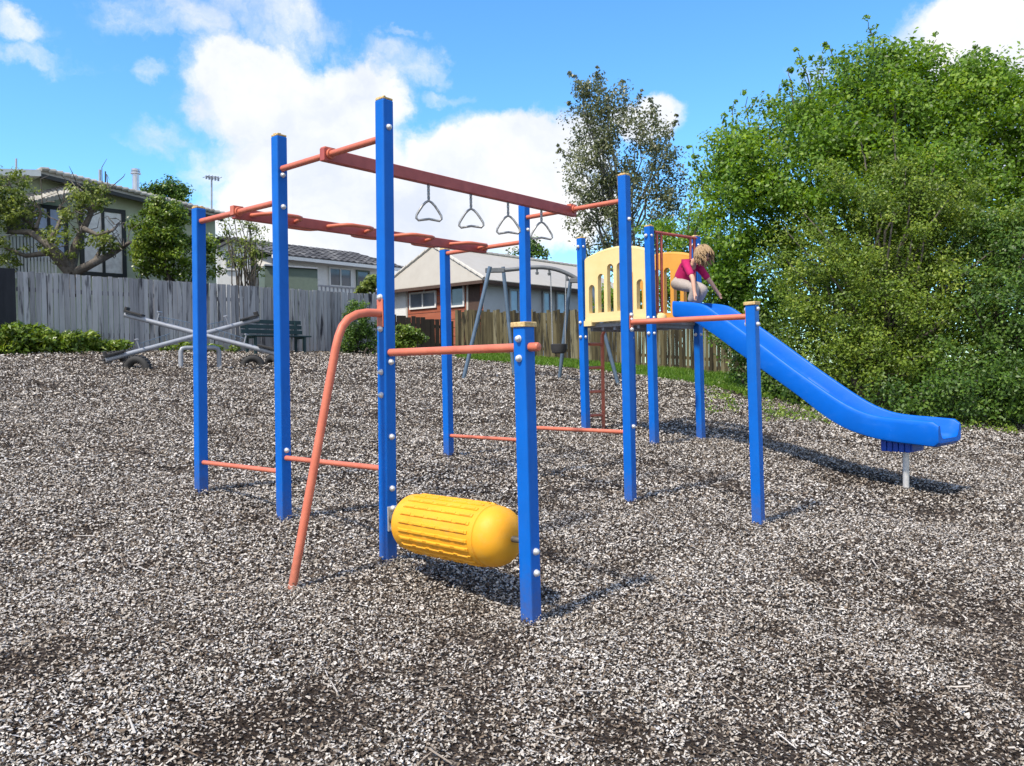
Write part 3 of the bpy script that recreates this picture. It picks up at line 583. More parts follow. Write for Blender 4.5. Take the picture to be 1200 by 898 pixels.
    # face: eyes, nose, mouth, ears
    Fm = MB(); fx = face; lat = VT; upf = lat.cross(fx)
    if upf.z < 0: upf = -upf
    for sg in (-1, 1): Fm = MB(); Fm.lathe(hd+fx*.078+lat*sg*.033+upf*.005, fx, [(0, .010), (.006, .009), (.010, .004)], 10); Fm.build('eye', DARK, body, 60)
    Fm = MB(); Fm.lathe(hd+fx*.078-upf*.02, fx, [(0, .013), (.012, .010), (.02, .004)], 10); Fm.build('nose', SKIN, body, 60)
    for sg in (-1, 1): Fm = MB(); Fm.lathe(hd+lat*sg*.08, lat*sg, [(0, .016), (.01, .02), (.014, .01)], 10); Fm.build('ear', SKIN, body, 60)
    Fm = MB(); Fm.box(hd+fx*.082-upf*.045, fx, lat, upf, .01, .03, .008); Fm.build('mouth', SHIRT, body)
build_child()

# ------------------------------------------------------------------ foliage helpers
def leaves(C, r, per, leaf, seed, flat=.75, droop=0, out_from=None, jit=.22, ratio=.55, clump_tint=None):
    g = np.random.default_rng(seed); n = len(C)*per; c = np.repeat(C, per, 0); rr = np.repeat(np.broadcast_to(r, len(C)), per)
    off = g.normal(0, 1, (n, 3)); off /= (np.linalg.norm(off, axis=1, keepdims=True)+1e-6); off *= (g.random((n, 1))**.45); off[:, 2] *= flat
    p = c+off*rr[:, None]
    if droop: p[:, 2] -= np.abs(g.normal(0, droop, n))
    nr = g.normal(0, .62, (n, 3))+off*.75+np.array([-.32, -.42, .5]); nr /= np.linalg.norm(nr, axis=1, keepdims=True)
    t = g.normal(0, 1, (n, 3)); t[:, 2] -= droop*3; t -= nr*(t*nr).sum(1, keepdims=True); t /= np.linalg.norm(t, axis=1, keepdims=True); s = np.cross(nr, t)
    sz_ = leaf*g.uniform(.6, 1.25, (n, 1)); a = t*sz_/2; b = s*sz_*ratio/2; k = nr*sz_*.10
    Q = np.stack([p-a, p+b*1.0+k-a*.1, p+a, p-b+k-a*.1], 1)
    ct = g.normal(.45, .16, len(C)) if clump_tint is None else clump_tint
    return Q, np.repeat(ct, per)+g.normal(0, jit, n)
def blob_points(blobs, n, seed, inner=.45, front=True):
    g = np.random.default_rng(seed); B = np.array(blobs, float); w = B[:, 3]*B[:, 4]+B[:, 3]*B[:, 5]; idx = g.choice(len(B), n, p=w/w.sum())
    d = g.normal(0, 1, (n, 3)); d /= np.linalg.norm(d, axis=1, keepdims=True)
    if front:                                          # fewer clumps on the far side
        f = (d[:, 1] > .25) & (g.random(n) < .55); d[f, 1] *= -1
    rad = inner+(1-inner)*g.random((n, 1))**.6
    P = B[idx, :3]+d*rad*B[idx, 3:6]
    return P, d, idx
def blob(px, py, rx, ry, Y, rd=None):                    # an ellipsoid seen at px,py with pixel radii, standing at depth Y
    p = at(px, py, Y); s = Y/FPX; return (p.x, p.y, p.z, rx*s, rd if rd else (rx+ry)/2*s, ry*s)
def limb(b, a, e, r0, r1, seed, sag=0, k=5):
    g = random.Random(seed); a, e = Vector(a), Vector(e); L = (e-a).length; pts = []
    for i in range(k+1):
        t = i/k; q = a.lerp(e, t)+UP*math.sin(t*math.pi)*L*.08
        if 0 < i < k: q += Vector((g.uniform(-1, 1), g.uniform(-1, 1), g.uniform(-.5, .5)))*L*.04
        pts.append(q)
    b.tube(pts, [r0+(r1-r0)*(i/k) for i in range(k+1)], 7)
def tree(name, label, cat, base, blobs, nclump, cr, per, leaf, lm, bark, seed, trunk_r=.15, sprigs=None, limbs=14, inner=.4, group=None, droop=0, flat=.75, stems=1, crown_name='crown', split=.35, jit=.22):
    base = Vector(base); th = thing(name, base, label, cat, group)
    P, dd, idx = blob_points(blobs, nclump, seed, inner)
    low = P[:, 2] > gz(P[:, 0], P[:, 1])+.05; P, dd = P[low], dd[low]
    r = RNG.uniform(.7, 1.25, len(P))*cr
    Q, T = leaves(P, r, per, leaf, seed+1, droop=droop, flat=flat, jit=jit)
    b = MB(); g = random.Random(seed); B = np.array(blobs); ctr = Vector(B[:, :3].mean(0)); bz = B[:, 2].min()
    fork = base.lerp(Vector((ctr.x, ctr.y, ctr.z)), split)
    for s in range(stems):
        jx = Vector((g.uniform(-.25, .25), g.uniform(-.25, .25), 0))*(stems > 1)
        limb(b, base+jx-UP*.2, fork+jx*2, trunk_r, trunk_r*.7, seed+s)
    order = list(range(len(P))); g.shuffle(order)
    for i in order[:limbs]: limb(b, fork+Vector((g.uniform(-.1, .1), g.uniform(-.1, .1), g.uniform(-.2, .2))), P[i], trunk_r*.42, .012, seed+i)
    Qs, Ts = [Q], [T]
    if sprigs:                                        # upright shoots breaking the outline
        for (px, py, qx, qy, Y) in sprigs:
            a, e = at(px, py, Y), at(qx, qy, Y); limb(b, a, e, .018, .006, int(px*3+py)); k = max(4, int((e-a).length/.13))
            C = np.array([a.lerp(e, t) for t in np.linspace(.1, 1, k)]); rr = np.linspace(.34, .07, k)*(.8+.5*RNG.random(k)); C = C+RNG.normal(0, .05, C.shape)
            q_, t_ = leaves(C, rr, 17, leaf*1.05, int(px+py)); Qs.append(q_); Ts.append(t_)
    b.build('trunk', bark, th, 60)
    quads(crown_name, np.concatenate(Qs), np.concatenate(Ts), lm, th)
    return th

# right-hand trees
YB = 19.0
bl = [blob(1010, 142, 105, 68, YB, 2.2), blob(1110, 150, 110, 75, YB, 2.2), blob(920, 190, 100, 70, YB-.5, 2.0), blob(1200, 200, 110, 90, YB, 2.2), blob(1000, 230, 150, 80, YB-1, 2.2), blob(860, 250, 60, 80, YB-.6, 1.4), blob(1035, 100, 70, 42, YB, 1.4), blob(1130, 112, 56, 40, YB, 1.3), blob(880, 330, 65, 80, YB-.6, 1.2), blob(870, 205, 45, 50, YB-.6, 1.0), blob(1270, 260, 100, 140, YB, 2.2), blob(1175, 135, 60, 50, YB-.4, 1.4), blob(1060, 170, 70, 60, YB-.8, 1.4), blob(960, 150, 50, 40, YB, 1.2), blob(1130, 230, 90, 60, YB-1.2, 1.5)]
gs = random.Random(12)
sg = []
for (x, y) in ((815, 165), (830, 148), (846, 138), (864, 118), (880, 110), (892, 100), (910, 92), (922, 75), (936, 53), (950, 66), (962, 60), (972, 44), (990, 49), (1002, 56), (1018, 24), (1026, 44), (1036, 42), (1048, 50), (1060, 38), (1078, 48), (1095, 40), (1108, 56), (1118, 54), (1132, 58), (1145, 48), (1160, 60), (1170, 64), (1182, 72), (1192, 76), (818, 200), (808, 230), (1010, 40), (984, 62), (944, 78)):
    if gs.random() < .72: sg.append((x+gs.uniform(-12, 22), y+gs.uniform(45, 80), x+gs.uniform(-4, 4), y+abs(gs.gauss(0, 9)), YB+gs.uniform(-.8, .8)))
tree('leafy_tree', 'big bright green leafy tree, tallest on the right side', 'tree', gp(8.6, 19.2), bl, 1350, .42, 95, .10, L_BRIGHT, BARK, 11, .2, sg, 60, .35, stems=3)
YO = 16.2
bl = [blob(1010, 290, 110, 100, YO, 1.6), blob(1060, 260, 90, 80, YO+.4, 1.5), blob(960, 350, 75, 85, YO-.3, 1.3), blob(1070, 380, 100, 90, YO-.6, 1.3), blob(1010, 420, 90, 55, YO-.8, 1.1), blob(1120, 320, 80, 100, YO, 1.5), blob(920, 400, 40, 50, YO-.3, .8)]
tree('olive_shrub', 'wide olive green shrub in front of the bright tree, right of the slide', 'shrub', gp(7.0, 15.8), bl, 760, .30, 105, .062, L_OLIVE, BARK, 21, .09, [(1015, 200, 1008, 165, YO), (1050, 190, 1047, 150, YO), (1090, 215, 1098, 180, YO), (985, 225, 975, 190, YO), (1120, 240, 1135, 205, YO)], 70, .3, stems=6, split=.3)
YD = 15.0
bl = [blob(1180, 380, 75, 110, YD, 1.3), blob(1110, 450, 60, 50, YD-.5, .9), blob(1190, 460, 60, 50, YD-.6, .9), blob(1250, 400, 80, 120, YD, 1.3), blob(1060, 470, 50, 26, YD-.6, .6), blob(1180, 290, 60, 60, YD+.5, 1.1)]
tree('evergreen_shrub', 'dark green shrub at the right edge behind the slide exit', 'shrub', gp(9.2, 15.3), bl, 560, .30, 90, .07, L_DARK, BARKD, 31, .08, None, 40, .3, stems=4, split=.3)
bl = [blob(890, 410, 40, 40, 18.2, .8), blob(915, 450, 40, 26, 17.4, .6), blob(860, 360, 32, 55, 18.8, .7), blob(960, 465, 50, 20, 16.2, .5), blob(845, 320, 28, 40, 19, .7)]
tree('understorey_shrub', 'shaded dark shrub between the board fence and the olive shrub', 'shrub', gp(5.5, 18.2), bl, 260, .28, 80, .075, L_DARK, BARKD, 41, .05, None, 24, .3, stems=3, split=.3)
bl = [blob(930, 330, 70, 70, 21, 1.2), blob(1010, 380, 90, 80, 20.5, 1.3), blob(1110, 380, 100, 90, 20, 1.3), blob(1210, 360, 100, 110, 20, 1.4), blob(870, 380, 40, 50, 21.5, .8), blob(1000, 440, 120, 40, 19, .8)]
tree('boundary_tree', 'dense dark tree mass closing the gap behind the olive shrub', 'tree', gp(8.4, 21.5), bl, 420, .42, 70, .12, L_DARK, BARKD, 44, .12, None, 20, .2, stems=2, split=.3)
# birch
YW = 34.0
bl = [blob(700, 130, 36, 45, YW, 1.4), blob(735, 170, 60, 60, YW, 2.0), blob(695, 200, 40, 50, YW, 1.5), blob(765, 190, 34, 60, YW, 1.4), blob(740, 240, 62, 45, YW, 2.0), blob(690, 255, 26, 34, YW, 1.0), blob(685, 105, 18, 22, YW, .7), blob(790, 225, 18, 34, YW, .7), blob(720, 290, 40, 30, YW, 1.4)]
sg = [(700, 130, 668, 84, YW), (710, 130, 700, 80, YW), (735, 140, 728, 92, YW), (690, 140, 665, 118, YW), (770, 150, 764, 116, YW), (780, 170, 792, 138, YW), (675, 190, 652, 172, YW), (745, 130, 752, 105, YW)]
tree('birch_tree', 'tall airy grey green birch behind the play tower', 'tree', Vector((4.8, 34, 1.4)), bl, 330, .46, 56, .14, L_BIRCH, BIRCHB, 51, .16, sg, 40, .25, droop=.22, split=.45)
bl = [blob(800, 290, 34, 40, 30, 1.1), blob(775, 275, 26, 26, 31, .9), blob(830, 270, 22, 40, 29, .8), blob(838, 210, 16, 40, 28, .7), blob(720, 345, 34, 26, 30, .9), blob(770, 345, 34, 28, 30, .9), blob(820, 345, 40, 34, 30, .9)]
tree('young_tree', 'light green young tree between the birch and the big tree', 'tree', Vector((6.2, 30, 1.0)), bl, 230, .38, 70, .12, L_BRIGHT, BARK, 61, .09, None, 16, .3)
bl = [blob(622, 288, 10, 10, 45, .5), blob(628, 298, 14, 12, 45, .6), blob(605, 300, 10, 10, 45, .5)]
tree('distant_tree', 'small distant tree top above the cream roof beside the middle back post', 'tree', Vector((1.2, 45, 2)), bl, 26, .4, 40, .2, L_DARK, BARKD, 66, .1, None, 6, .3)
# left-hand trees and bushes
FD = Vector((.712, .702, 0)); FN = Vector((.702, -.712, 0)); F0 = Vector((-10.54, 17.3, 0))
def ylf(px, back): return float(on_plane(px, 300, F0-FN*back, FN).y)
bl = [blob(190, 272, 32, 34, 23.0, .9), blob(205, 300, 26, 28, 23, .8), blob(178, 300, 22, 28, 23, .8), blob(200, 250, 24, 18, 23, .7), blob(246, 300, 14, 26, 24, .6)]
tree('round_bush', 'dense round glossy bush over the grey fence beside the leftmost post', 'bush', Vector((-9.4, 23.0, .9)), bl, 190, .24, 85, .10, L_BUSH, BARKD, 71, .1, None, 12, .35)
bl = [blob(193, 225, 26, 14, 40, 1.0), blob(180, 235, 16, 12, 40, .8), blob(212, 232, 12, 14, 40, .8)]
tree('roofline_tree', 'dark tree top showing above the green house roof', 'tree', Vector((-16.5, 40, 2.2)), bl, 60, .45, 60, .17, L_DARK, BARKD, 76, .15, None, 8, .3)
# pruned fruit tree with heavy limbs
def fruit_tree():
    Y = 20.6; base = at(85, 345, Y); th = thing('pruned_tree', base, 'pruned grey limbed tree with sparse yellow green leaves by the green house', 'tree')
    b = MB(); A = lambda x, y, dy=0: at(x, y, Y+dy)
    for pts, r0, r1 in (([(85, 345), (82, 318), (70, 300), (55, 285), (35, 272), (12, 272)], .17, .05), ([(82, 320), (60, 296), (42, 268), (28, 255)], .13, .04), ([(82, 320), (88, 290), (98, 268), (107, 250), (112, 232)], .14, .03),
                        ([(84, 322), (110, 308), (130, 298), (146, 288), (153, 284)], .12, .035), ([(98, 268), (115, 276), (132, 270), (140, 262)], .07, .02), ([(55, 285), (66, 270), (72, 255), (70, 240)], .07, .02), ([(60, 296), (30, 300), (5, 290)], .08, .03), ([(110, 308), (118, 292), (126, 282)], .06, .02), ([(42, 268), (48, 250), (44, 238)], .05, .02), ([(28, 255), (18, 235), (8, 215)], .05, .02), ([(107, 250), (120, 238), (125, 226)], .04, .012), ([(107, 250), (95, 235), (92, 222)], .04, .012)):
        n = len(pts); b.tube([A(x, y, .25*math.sin(i*2.1+x)) for i, (x, y) in enumerate(pts)], [r0+(r1-r0)*i/(n-1) for i in range(n)], 9)
    g = random.Random(5)
    for (x, y) in [(28, 255), (44, 238), (70, 240), (72, 255), (107, 250), (112, 232), (125, 226), (146, 288), (140, 262), (126, 282), (12, 272), (35, 272), (98, 268), (60, 296), (130, 298), (8, 215), (92, 222)]*5:
        a = A(x+g.uniform(-6, 6), y+g.uniform(-6, 6), g.uniform(-.2, .2)); q = a+Vector((g.gauss(0, .16), g.gauss(0, .16), abs(g.gauss(.16, .16)))); e = q+Vector((g.gauss(0, .16), g.gauss(0, .12), g.gauss(.10, .12))); b.tube([a, q, e], [.014, .010, .004], 5)
    b.build('trunk', BARK, th, 60)
    bl = [blob(10, 225, 28, 30, Y, .8), blob(22, 250, 24, 28, Y, .8), blob(105, 228, 22, 16, Y, .6), blob(5, 280, 22, 40, Y, .8), blob(118, 240, 12, 10, Y, .4), blob(75, 285, 34, 26, Y, .6), blob(125, 285, 16, 16, Y, .4), blob(-30, 250, 30, 60, Y, .8), blob(85, 248, 20, 16, Y, .4)]
    w = [70, 50, 26, 55, 8, 34, 20, 60, 14]; Qs, Ts = [], []
    for i, (q, k) in enumerate(zip(bl, w)):
        P, _, _ = blob_points([q], k, 80+i, .3); Q, T = leaves(P, .16, 26, .095, 90+i); Qs.append(Q); Ts.append(T)
    quads('crown', np.concatenate(Qs), np.concatenate(Ts), L_YELL, th)
fruit_tree()
bl = [blob(285, 300, 20, 26, 25.5, .7), blob(300, 285, 14, 22, 25.5, .6), blob(272, 270, 12, 18, 25.5, .5), blob(290, 262, 14, 10, 25.5, .5), blob(305, 310, 14, 20, 25.5, .5)]
tree('straggly_tree', 'thin straggly tree in front of the white house', 'tree', Vector((-8.2, 25.5, 1.0)), bl, 90, .20, 22, .09, L_YELL, BARK, 101, .06, None, 26, .2)
bl = [blob(420, 382, 18, 30, 22.6, .45), blob(432, 395, 14, 22, 22.8, .4), blob(410, 398, 12, 16, 22.6, .35), blob(402, 408, 10, 8, 22.6, .3)]
g = ground(420, 414); tree('hedge_bush', 'dark green bush at the right end of the grey fence', 'bush', gp(-4.2, 22.6), bl, 130, .16, 70, .06, L_DARK, BARKD, 111, .04, None, 10, .3, stems=2)
bl = [blob(478, 390, 14, 14, 23.8, .35), blob(470, 402, 12, 12, 23.8, .35), blob(488, 398, 10, 14, 23.9, .3)]
tree('corner_bush', 'small leafy bush by the dark fence corner behind the tall post', 'bush', gp(-3.0, 23.8), bl, 70, .15, 60, .075, L_BUSH, BARKD, 121, .03, None, 8, .3, stems=2)
bl = [blob(432, 335, 9, 8, 27, .3), blob(438, 330, 7, 8, 27, .3), blob(425, 340, 8, 6, 27, .3)]
tree('flowering_plant', 'spiky dark plant above the end of the grey fence', 'plant', Vector((-4.9, 27, 1.9)), bl, 26, .18, 30, .16, L_YELL, BARKD, 131, .03, None, 4, .2)

# ------------------------------------------------------------------ fences
def paling_fence(name, a, b, z_of, h_of, m, label, bw=.15, gap=.012, jit=.03, seed=1, th=.02, sdt=.13):
    a, b = Vector(a), Vector(b); dd = (b-a); L = dd.length; dd.normalize(); n = dd.cross(UP); g = random.Random(seed)
    t = thing(name, a.lerp(b, .5)+UP*z_of(.5), label, 'fence'); bd = MB(); k = int(L/bw)
    for i in range(k):
        s = (i+.5)*L/k; q = a+dd*s; f = s/L; z0 = z_of(f)-.05; z1 = z_of(f)+h_of(f)+g.uniform(-jit, jit)
        bd.tint = min(1, max(0, g.gauss(.55, sdt)))
        w = L/k-gap*g.uniform(.2, 2.2); ti = g.gauss(0, .008)
        q = q+n*g.uniform(-.006, .006)
        bd.box(q+UP*(z0+z1)/2, (dd+UP*ti).normalized(), n, (UP-dd*ti).normalized(), w, th, z1-z0)
    bd.build('palings', m, t)
    rl = MB(); rl.tint = .25
    for fz in (.22, .78):
        rl.bar(a+n*-.05+UP*(z_of(0)+h_of(0)*fz), b+n*-.05+UP*(z_of(1)+h_of(1)*fz), .05, .09)
    rl.build('rails', m, t)
    for s in np.arange(.6, L, 2.4):
        pb = MB(); pb.tint = .2; q = a+dd*s-n*.13; f = s/L; pb.box(q+UP*(z_of(f)+h_of(f)/2-.1), dd, n, UP, .1, .1, h_of(f)+.1); pb.build('post', m, t)
    return t
def zfence(a, b):
    return lambda f: float(gz0(a[0]+(b[0]-a[0])*f, a[1]+(b[1]-a[1])*f))
fa, fb = ground(22, 412), ground(446, 411); fa.z = fb.z = 0
FN = (fb-fa).normalized().cross(UP); F0 = fa.copy()
hA = float(on_plane(24, 318, fa, FN).z)-zfence(fa, fb)(0); hB = float(on_plane(440, 345, fa, FN).z)-zfence(fa, fb)(1)
paling_fence('grey_fence', fa, fb, zfence(fa, fb), lambda f: hA+(hB-hA)*f, WOODG, 'long weathered grey paling fence behind the seesaw and bench', bw=.115, gap=.014, jit=.012, seed=3, sdt=.14)
f2 = fa-(fb-fa).normalized()*4.5; fa2 = fa-(fb-fa).normalized()*.03
paling_fence('dark_panel_fence', f2, fa2, zfence(f2, fa2), lambda f: hA+.05, WOODD, 'dark blue black fence panel at the left edge', bw=.3, gap=.004, jit=.004, seed=4)
fc = ground(532, 413); fc.z = 0; fb2 = fb+(fb-fa).normalized()*.05
hC = float(at(530, 376, fc.y).z)-zfence(fb2, fc)(1)
paling_fence('black_corner_fence', fb2, fc, zfence(fb2, fc), lambda f: hC+.10*(1-f), WOODK, 'low blackened fence between the grey fence and the brown fence', seed=5)
fd = Vector((fc.x+.05, fc.y, 0)); fe = ground(905, 443); fe.z = 0; fm_n = (fe-fd).normalized().cross(UP)
h0 = float(on_plane(545, 364, fd, fm_n).z)-zfence(fd, fe)(0); h1 = float(on_plane(860, 367, fd, fm_n).z)-zfence(fd, fe)(1)
paling_fence('brown_fence', fd, fe, zfence(fd, fe), lambda f: h0+(h1-h0)*f, WOODB, 'mossy brown board fence behind the swing and the grass', bw=.105, gap=.005, jit=.06, seed=6, sdt=.26)

# lawn strip in front of the brown fence
def build_lawn():
    poly = []
    A = [ground(x, y) for x, y in ((535, 421), (600, 425), (660, 430), (740, 439), (800, 447), (860, 458), (905, 470))]
    B = [fd.lerp(fe, f)+fm_n*.02 for f in np.linspace(0, 1, 7)]
    b = MB()
    for i in range(6):
        for j in range(8):
            q = []
            for (ii, jj) in ((i, j), (i+1, j), (i+1, j+1), (i, j+1)):
                p = A[ii].lerp(B[ii], jj/8); q.append((p.x, p.y, float(gz(p.x, p.y))+.012))
            b.add(q, [(0, 1, 2, 3)])
    tag(b.build('lawn', mat('lawn_soil', (.06, .10, .02), (.05, .06, .02), .95, scale=4, bump=.4)), kind='structure')
    n = 26000; g = np.random.default_rng(5); f = g.random(n)*5.999; i = f.astype(int); fr = f-i; v = g.random(n)*1.06-.06
    Aa = np.array([p[:] for p in A]); Bb = np.array([p[:] for p in B])
    a = Aa[i]*(1-fr[:, None])+Aa[i+1]*fr[:, None]; c = Bb[i]*(1-fr[:, None])+Bb[i+1]*fr[:, None]; p = a*(1-v[:, None])+c*v[:, None]
    x, y = p[:, 0], p[:, 1]; z = gz(x, y); an = g.uniform(0, 6.28, n); h = g.uniform(.05, .13, n); w = .012
    le = g.normal(0, .04, (n, 2)); s = np.stack([np.cos(an)*w, np.sin(an)*w, np.zeros(n)], -1); bt = np.stack([x, y, z], -1); tp = bt+np.stack([le[:, 0], le[:, 1], h], -1)
    Q = np.stack([bt-s, bt+s, tp+s*.3, tp-s*.3], 1)
    tag(quads('grass', Q, g.normal(.5, .2, n)+.25*(vnoise(x, y, .6, 8)-.5), L_GRASS), 'strip of green grass along the brown fence', 'grass', kind='stuff')
build_lawn()
# leafy ground cover and weeds
def cover(name, label, regs, leaf, lm, seed, h, per=18):
    g = np.random.default_rng(seed); Cs = []
    for (x0, x1, y0, y1, n) in regs:
        for _ in range(n):
            p = ground(g.uniform(x0, x1), g.uniform(y0, y1)); Cs.append((p.x, p.y, p.z+g.uniform(.02, h)))
    Q, T = leaves(np.array(Cs), .14, per, leaf, seed, ratio=.42)
    tag(quads(name, Q, T, lm), label, 'ground cover', kind='stuff')
def cover_fence(name, label, spans, leaf, lm, seed):
    g = np.random.default_rng(seed); Cs = []
    for (px0, px1, h, n, depth) in spans:
        for _ in range(n):
            p = on_plane(g.uniform(px0, px1), 400, F0+FN*g.uniform(.1, depth), FN); q = float(gz(p.x, p.y)); Cs.append((p.x, p.y, q+g.uniform(.02, h)))
    Q, T = leaves(np.array(Cs), .15, 26, leaf, seed, ratio=.38)
    tag(quads(name, Q, T, lm), label, 'ground cover', kind='stuff')
cover_fence('leafy_ground_cover', 'bright leafy ground cover along the foot of the grey fence', [(-60, 60, .55, 150, .9), (40, 110, .42, 110, .8), (100, 150, .22, 50, .6), (190, 280, .15, 26, .3)], .14, L_BUSH, 141)
cover('weeds', 'low weeds and leaf litter under the right hand shrubs', [(830, 930, 452, 486, 70), (900, 1000, 478, 496, 60), (1000, 1200, 497, 510, 60)], .07, L_BUSH, 151, .09, 14)

# ------------------------------------------------------------------ seesaw, tyres, bench, swing
c0 = ground(235, 431); SCR = Vector((.94, .35, 0)).normalized()
see = thing('seesaw', c0, 'grey four seat crossed seesaw on an arched stand by the grey fence', 'seesaw')
st = MB(); l0, l1 = ground(212, 432), ground(257, 432); zs = float(at(235, 408, c0.y).z)
st.tube([l0-UP*.1, Vector((l0.x, l0.y, zs-.08)), Vector((l0.x, l0.y, zs))+(l1-l0).normalized()*.025-UP*.02, Vector((l0.x, l0.y, zs))+(l1-l0).normalized()*.09, Vector((l1.x, l1.y, zs))-(l1-l0).normalized()*.09, Vector((l1.x, l1.y, zs))-(l1-l0).normalized()*.025-UP*.02, Vector((l1.x, l1.y, zs-.08)), l1-UP*.1], .045, 12)
st.build('stand', STEELG, see, 50)
pc = (l0+l1)/2; hub = MB(); pv = on_plane(236, 393, pc, (0, 1)); hub.lathe(Vector((pc.x, pc.y, zs)), UP, [(0, .09), (.10, .09), (.11, .13), (.30, .13), (.32, .06)], 16); hub.build('pivot', STEELG, see, 40)
ends = {}
for nm, ang, (a, bq) in (('one', -14, ((146, 369), (322, 414))), ('two', 14, ((124, 422), (303, 374)))):
    dv = Matrix.Rotation(R(ang), 3, 'Z') @ SCR; nn = dv.cross(UP)
    ea, eb = on_plane(*a, pc, nn), on_plane(*bq, pc, nn); bm_ = MB(); bm_.tube([ea, eb], .046, 12); beam_ = bm_.build('beam', STEELB if False else STEELG, see, 40)
    ends[nm] = (ea, eb); dd = (eb-ea).normalized(); L = (eb-ea).length; up = nn.cross(dd)
    if up.z < 0: up = -up
    for e, sgn in ((ea, 1), (eb, -1)):
        s_ = MB(); s_.box(e+dd*sgn*.17+up*.075, dd, nn, up, .36, .20, .045); s_.box(e+dd*sgn*.02+up*.12, dd, nn, up, .05, .20, .08); s_.build('seat', RUB, see, bevel=.012)
        hh = MB(); hp = e+dd*sgn*.62; hh.tube([hp, hp+up*.22], .014, 8); hh.tube([hp+up*.22-nn*.13, hp+up*.22+nn*.13], .016, 8); hh.build('handle', STEELG, see, 40)
        rr = MB(); rr.tube([hp+up*.13, (ea+eb)/2+up*.17-dd*sgn*.25], .006, 6)
        for q in np.linspace(.15, .85, 5): w = hp.lerp((ea+eb)/2-dd*sgn*.25, q); rr.tube([w, w+up*(.13+.04*q)], .006, 6)
        rr.build('handrail', STEELB, see, 40)
tl_ = ['half buried tyre at the left front of the seesaw, tread facing out', 'half buried tyre farthest left under the seesaw seat', 'half buried tyre right of the seesaw, inner one', 'half buried tyre behind the second blue post, rightmost']
for i, (px, py, r_, an) in enumerate(((161, 433, .28, -.15), (136, 426, .27, .9), (296, 429, .26, .25), (320, 429, .26, -.7))):
    p = ground(px, py); t = thing('tyre', p, tl_[i], 'tyre', 'half buried tyres under the seesaw ends')
    axv = Vector((math.sin(an), -math.cos(an), 0)); b = MB(); prof = []
    for k in range(17):
        a = 2*math.pi*k/16; prof.append((.085*math.sin(a), r_-.075+.075*math.cos(a) if True else 0))
    vs = []; fs = []; n = 32; u = UP; w = axv.cross(UP)
    for (hh, rr) in prof[:-1]:
        for k in range(n): vs.append(p-UP*.02+axv*hh+(u*math.cos(2*math.pi*k/n)+w*math.sin(2*math.pi*k/n))*rr)
    m_ = len(prof)-1
    for i_ in range(m_):
        for k in range(n): fs.append((i_*n+k, i_*n+(k+1) % n, ((i_+1) % m_)*n+(k+1) % n, ((i_+1) % m_)*n+k))
    b.add(vs, fs); b.build('casing', RUB, t, 60)
    b = MB()
    for k in range(26):
        a = 2*math.pi*k/26; rd_ = u*math.cos(a)+w*math.sin(a); b.box(p-UP*.02+rd_*(r_-.003), axv, axv.cross(rd_), rd_, .11, .035, .016)
    b.build('tread', RUB, t)
# bench
q = on_plane(322, 405, F0+FN*.7, FN); bb = gp(q.x, q.y); fdv = (fb-fa).normalized(); bench = thing('park_bench', bb, 'dark green slatted bench against the grey fence', 'bench')
b = MB()
for k in range(4): b.box(bb+UP*.44+FN*(-.02+k*.11), fdv, FN, UP, 1.75, .09, .035)
b.build('seat', BENCH, bench, bevel=.004)
b = MB()
for k in range(3): b.box(bb+UP*(.56+k*.13)-FN*(.10+k*.03), fdv, FN, UP, 1.75, .035, .10)
b.build('backrest', BENCH, bench, bevel=.004)
for s in (-.7, .7):
    b = MB(); b.box(bb+fdv*s+UP*.2+FN*.28, fdv, FN, UP, .06, .06, .44); b.box(bb+fdv*s+UP*.40-FN*.13, fdv, FN, UP, .06, .06, .88); b.box(bb+fdv*s+UP*.40+FN*.08, fdv, FN, UP, .06, .44, .05); b.build('leg', BENCH, bench)
# swing with a bowed top beam
s1, s2, s3, s4 = ground(542, 443), ground(603, 440), ground(655, 443), ground(726, 452)
YSW = 18.0
swing = thing('swing_set', (s1+s4)/2, 'blue grey swing frame with a bowed top beam and splayed legs', 'swing frame')
tA = at(573, 318, s1.y); tB = at(590, 318, s2.y); tC = at(668, 333, s3.y-.3); tD = at(693, 334, s4.y)
for a, t_ in ((s1, tA), (s2, tB), (s3, tC), (s4, tD)):
    b = MB(); b.tube([a-UP*.1, t_, t_+(t_-a).normalized()*.10], .042, 12); b.build('leg', STEELB, swing, 40)
m1, m2 = (tA+tB)/2, (tC+tD)/2; hi = m1.lerp(m2, .4); zpk = float(at(640, 313, hi.y).z)
bp = []
for t in np.linspace(-.02, 1.06, 16):
    p = m1.lerp(m2, t); lin = p.z; p.z = lin+(zpk-lin)*max(0, math.sin(math.pi*min(1, max(0, .08+t*.86))))*.98; bp.append(p)
b = MB(); b.tube(bp, .045, 12); b.build('top_beam', BEAMG, swing, 50)
for e in (bp[0], bp[-2]):
    b = MB(); b.box(e, (1, 0, 0), (0, 1, 0), UP, .42, .12, .10); b.build('leg_bracket', BEAMG, swing, bevel=.01)
for t in (.36, .5, .66, .8):
    i = int(t*15); b = MB(); b.tube([bp[i], bp[i]-UP*.14], .02, 8); b.lathe(bp[i]-UP*.16, UP, [(0, .03), (.05, .04), (.06, .02)], 8); b.build('hanger', BEAMG, swing, 40)
sc_ = at(655, 408, YSW+.1); sw = thing('toddler_swing', sc_, 'black toddler swing hanging on chains from the bowed beam', 'swing'); b = MB()
prof = [(0, .10), (.02, .155), (.10, .175), (.20, .18), (.21, .165), (.20, .15), (.08, .14), (.04, .08)]
b.lathe(sc_-UP*.12, UP, prof, 20); b.build('bucket', RUB, sw, 40)
hg = (bp[10]+bp[11])/2
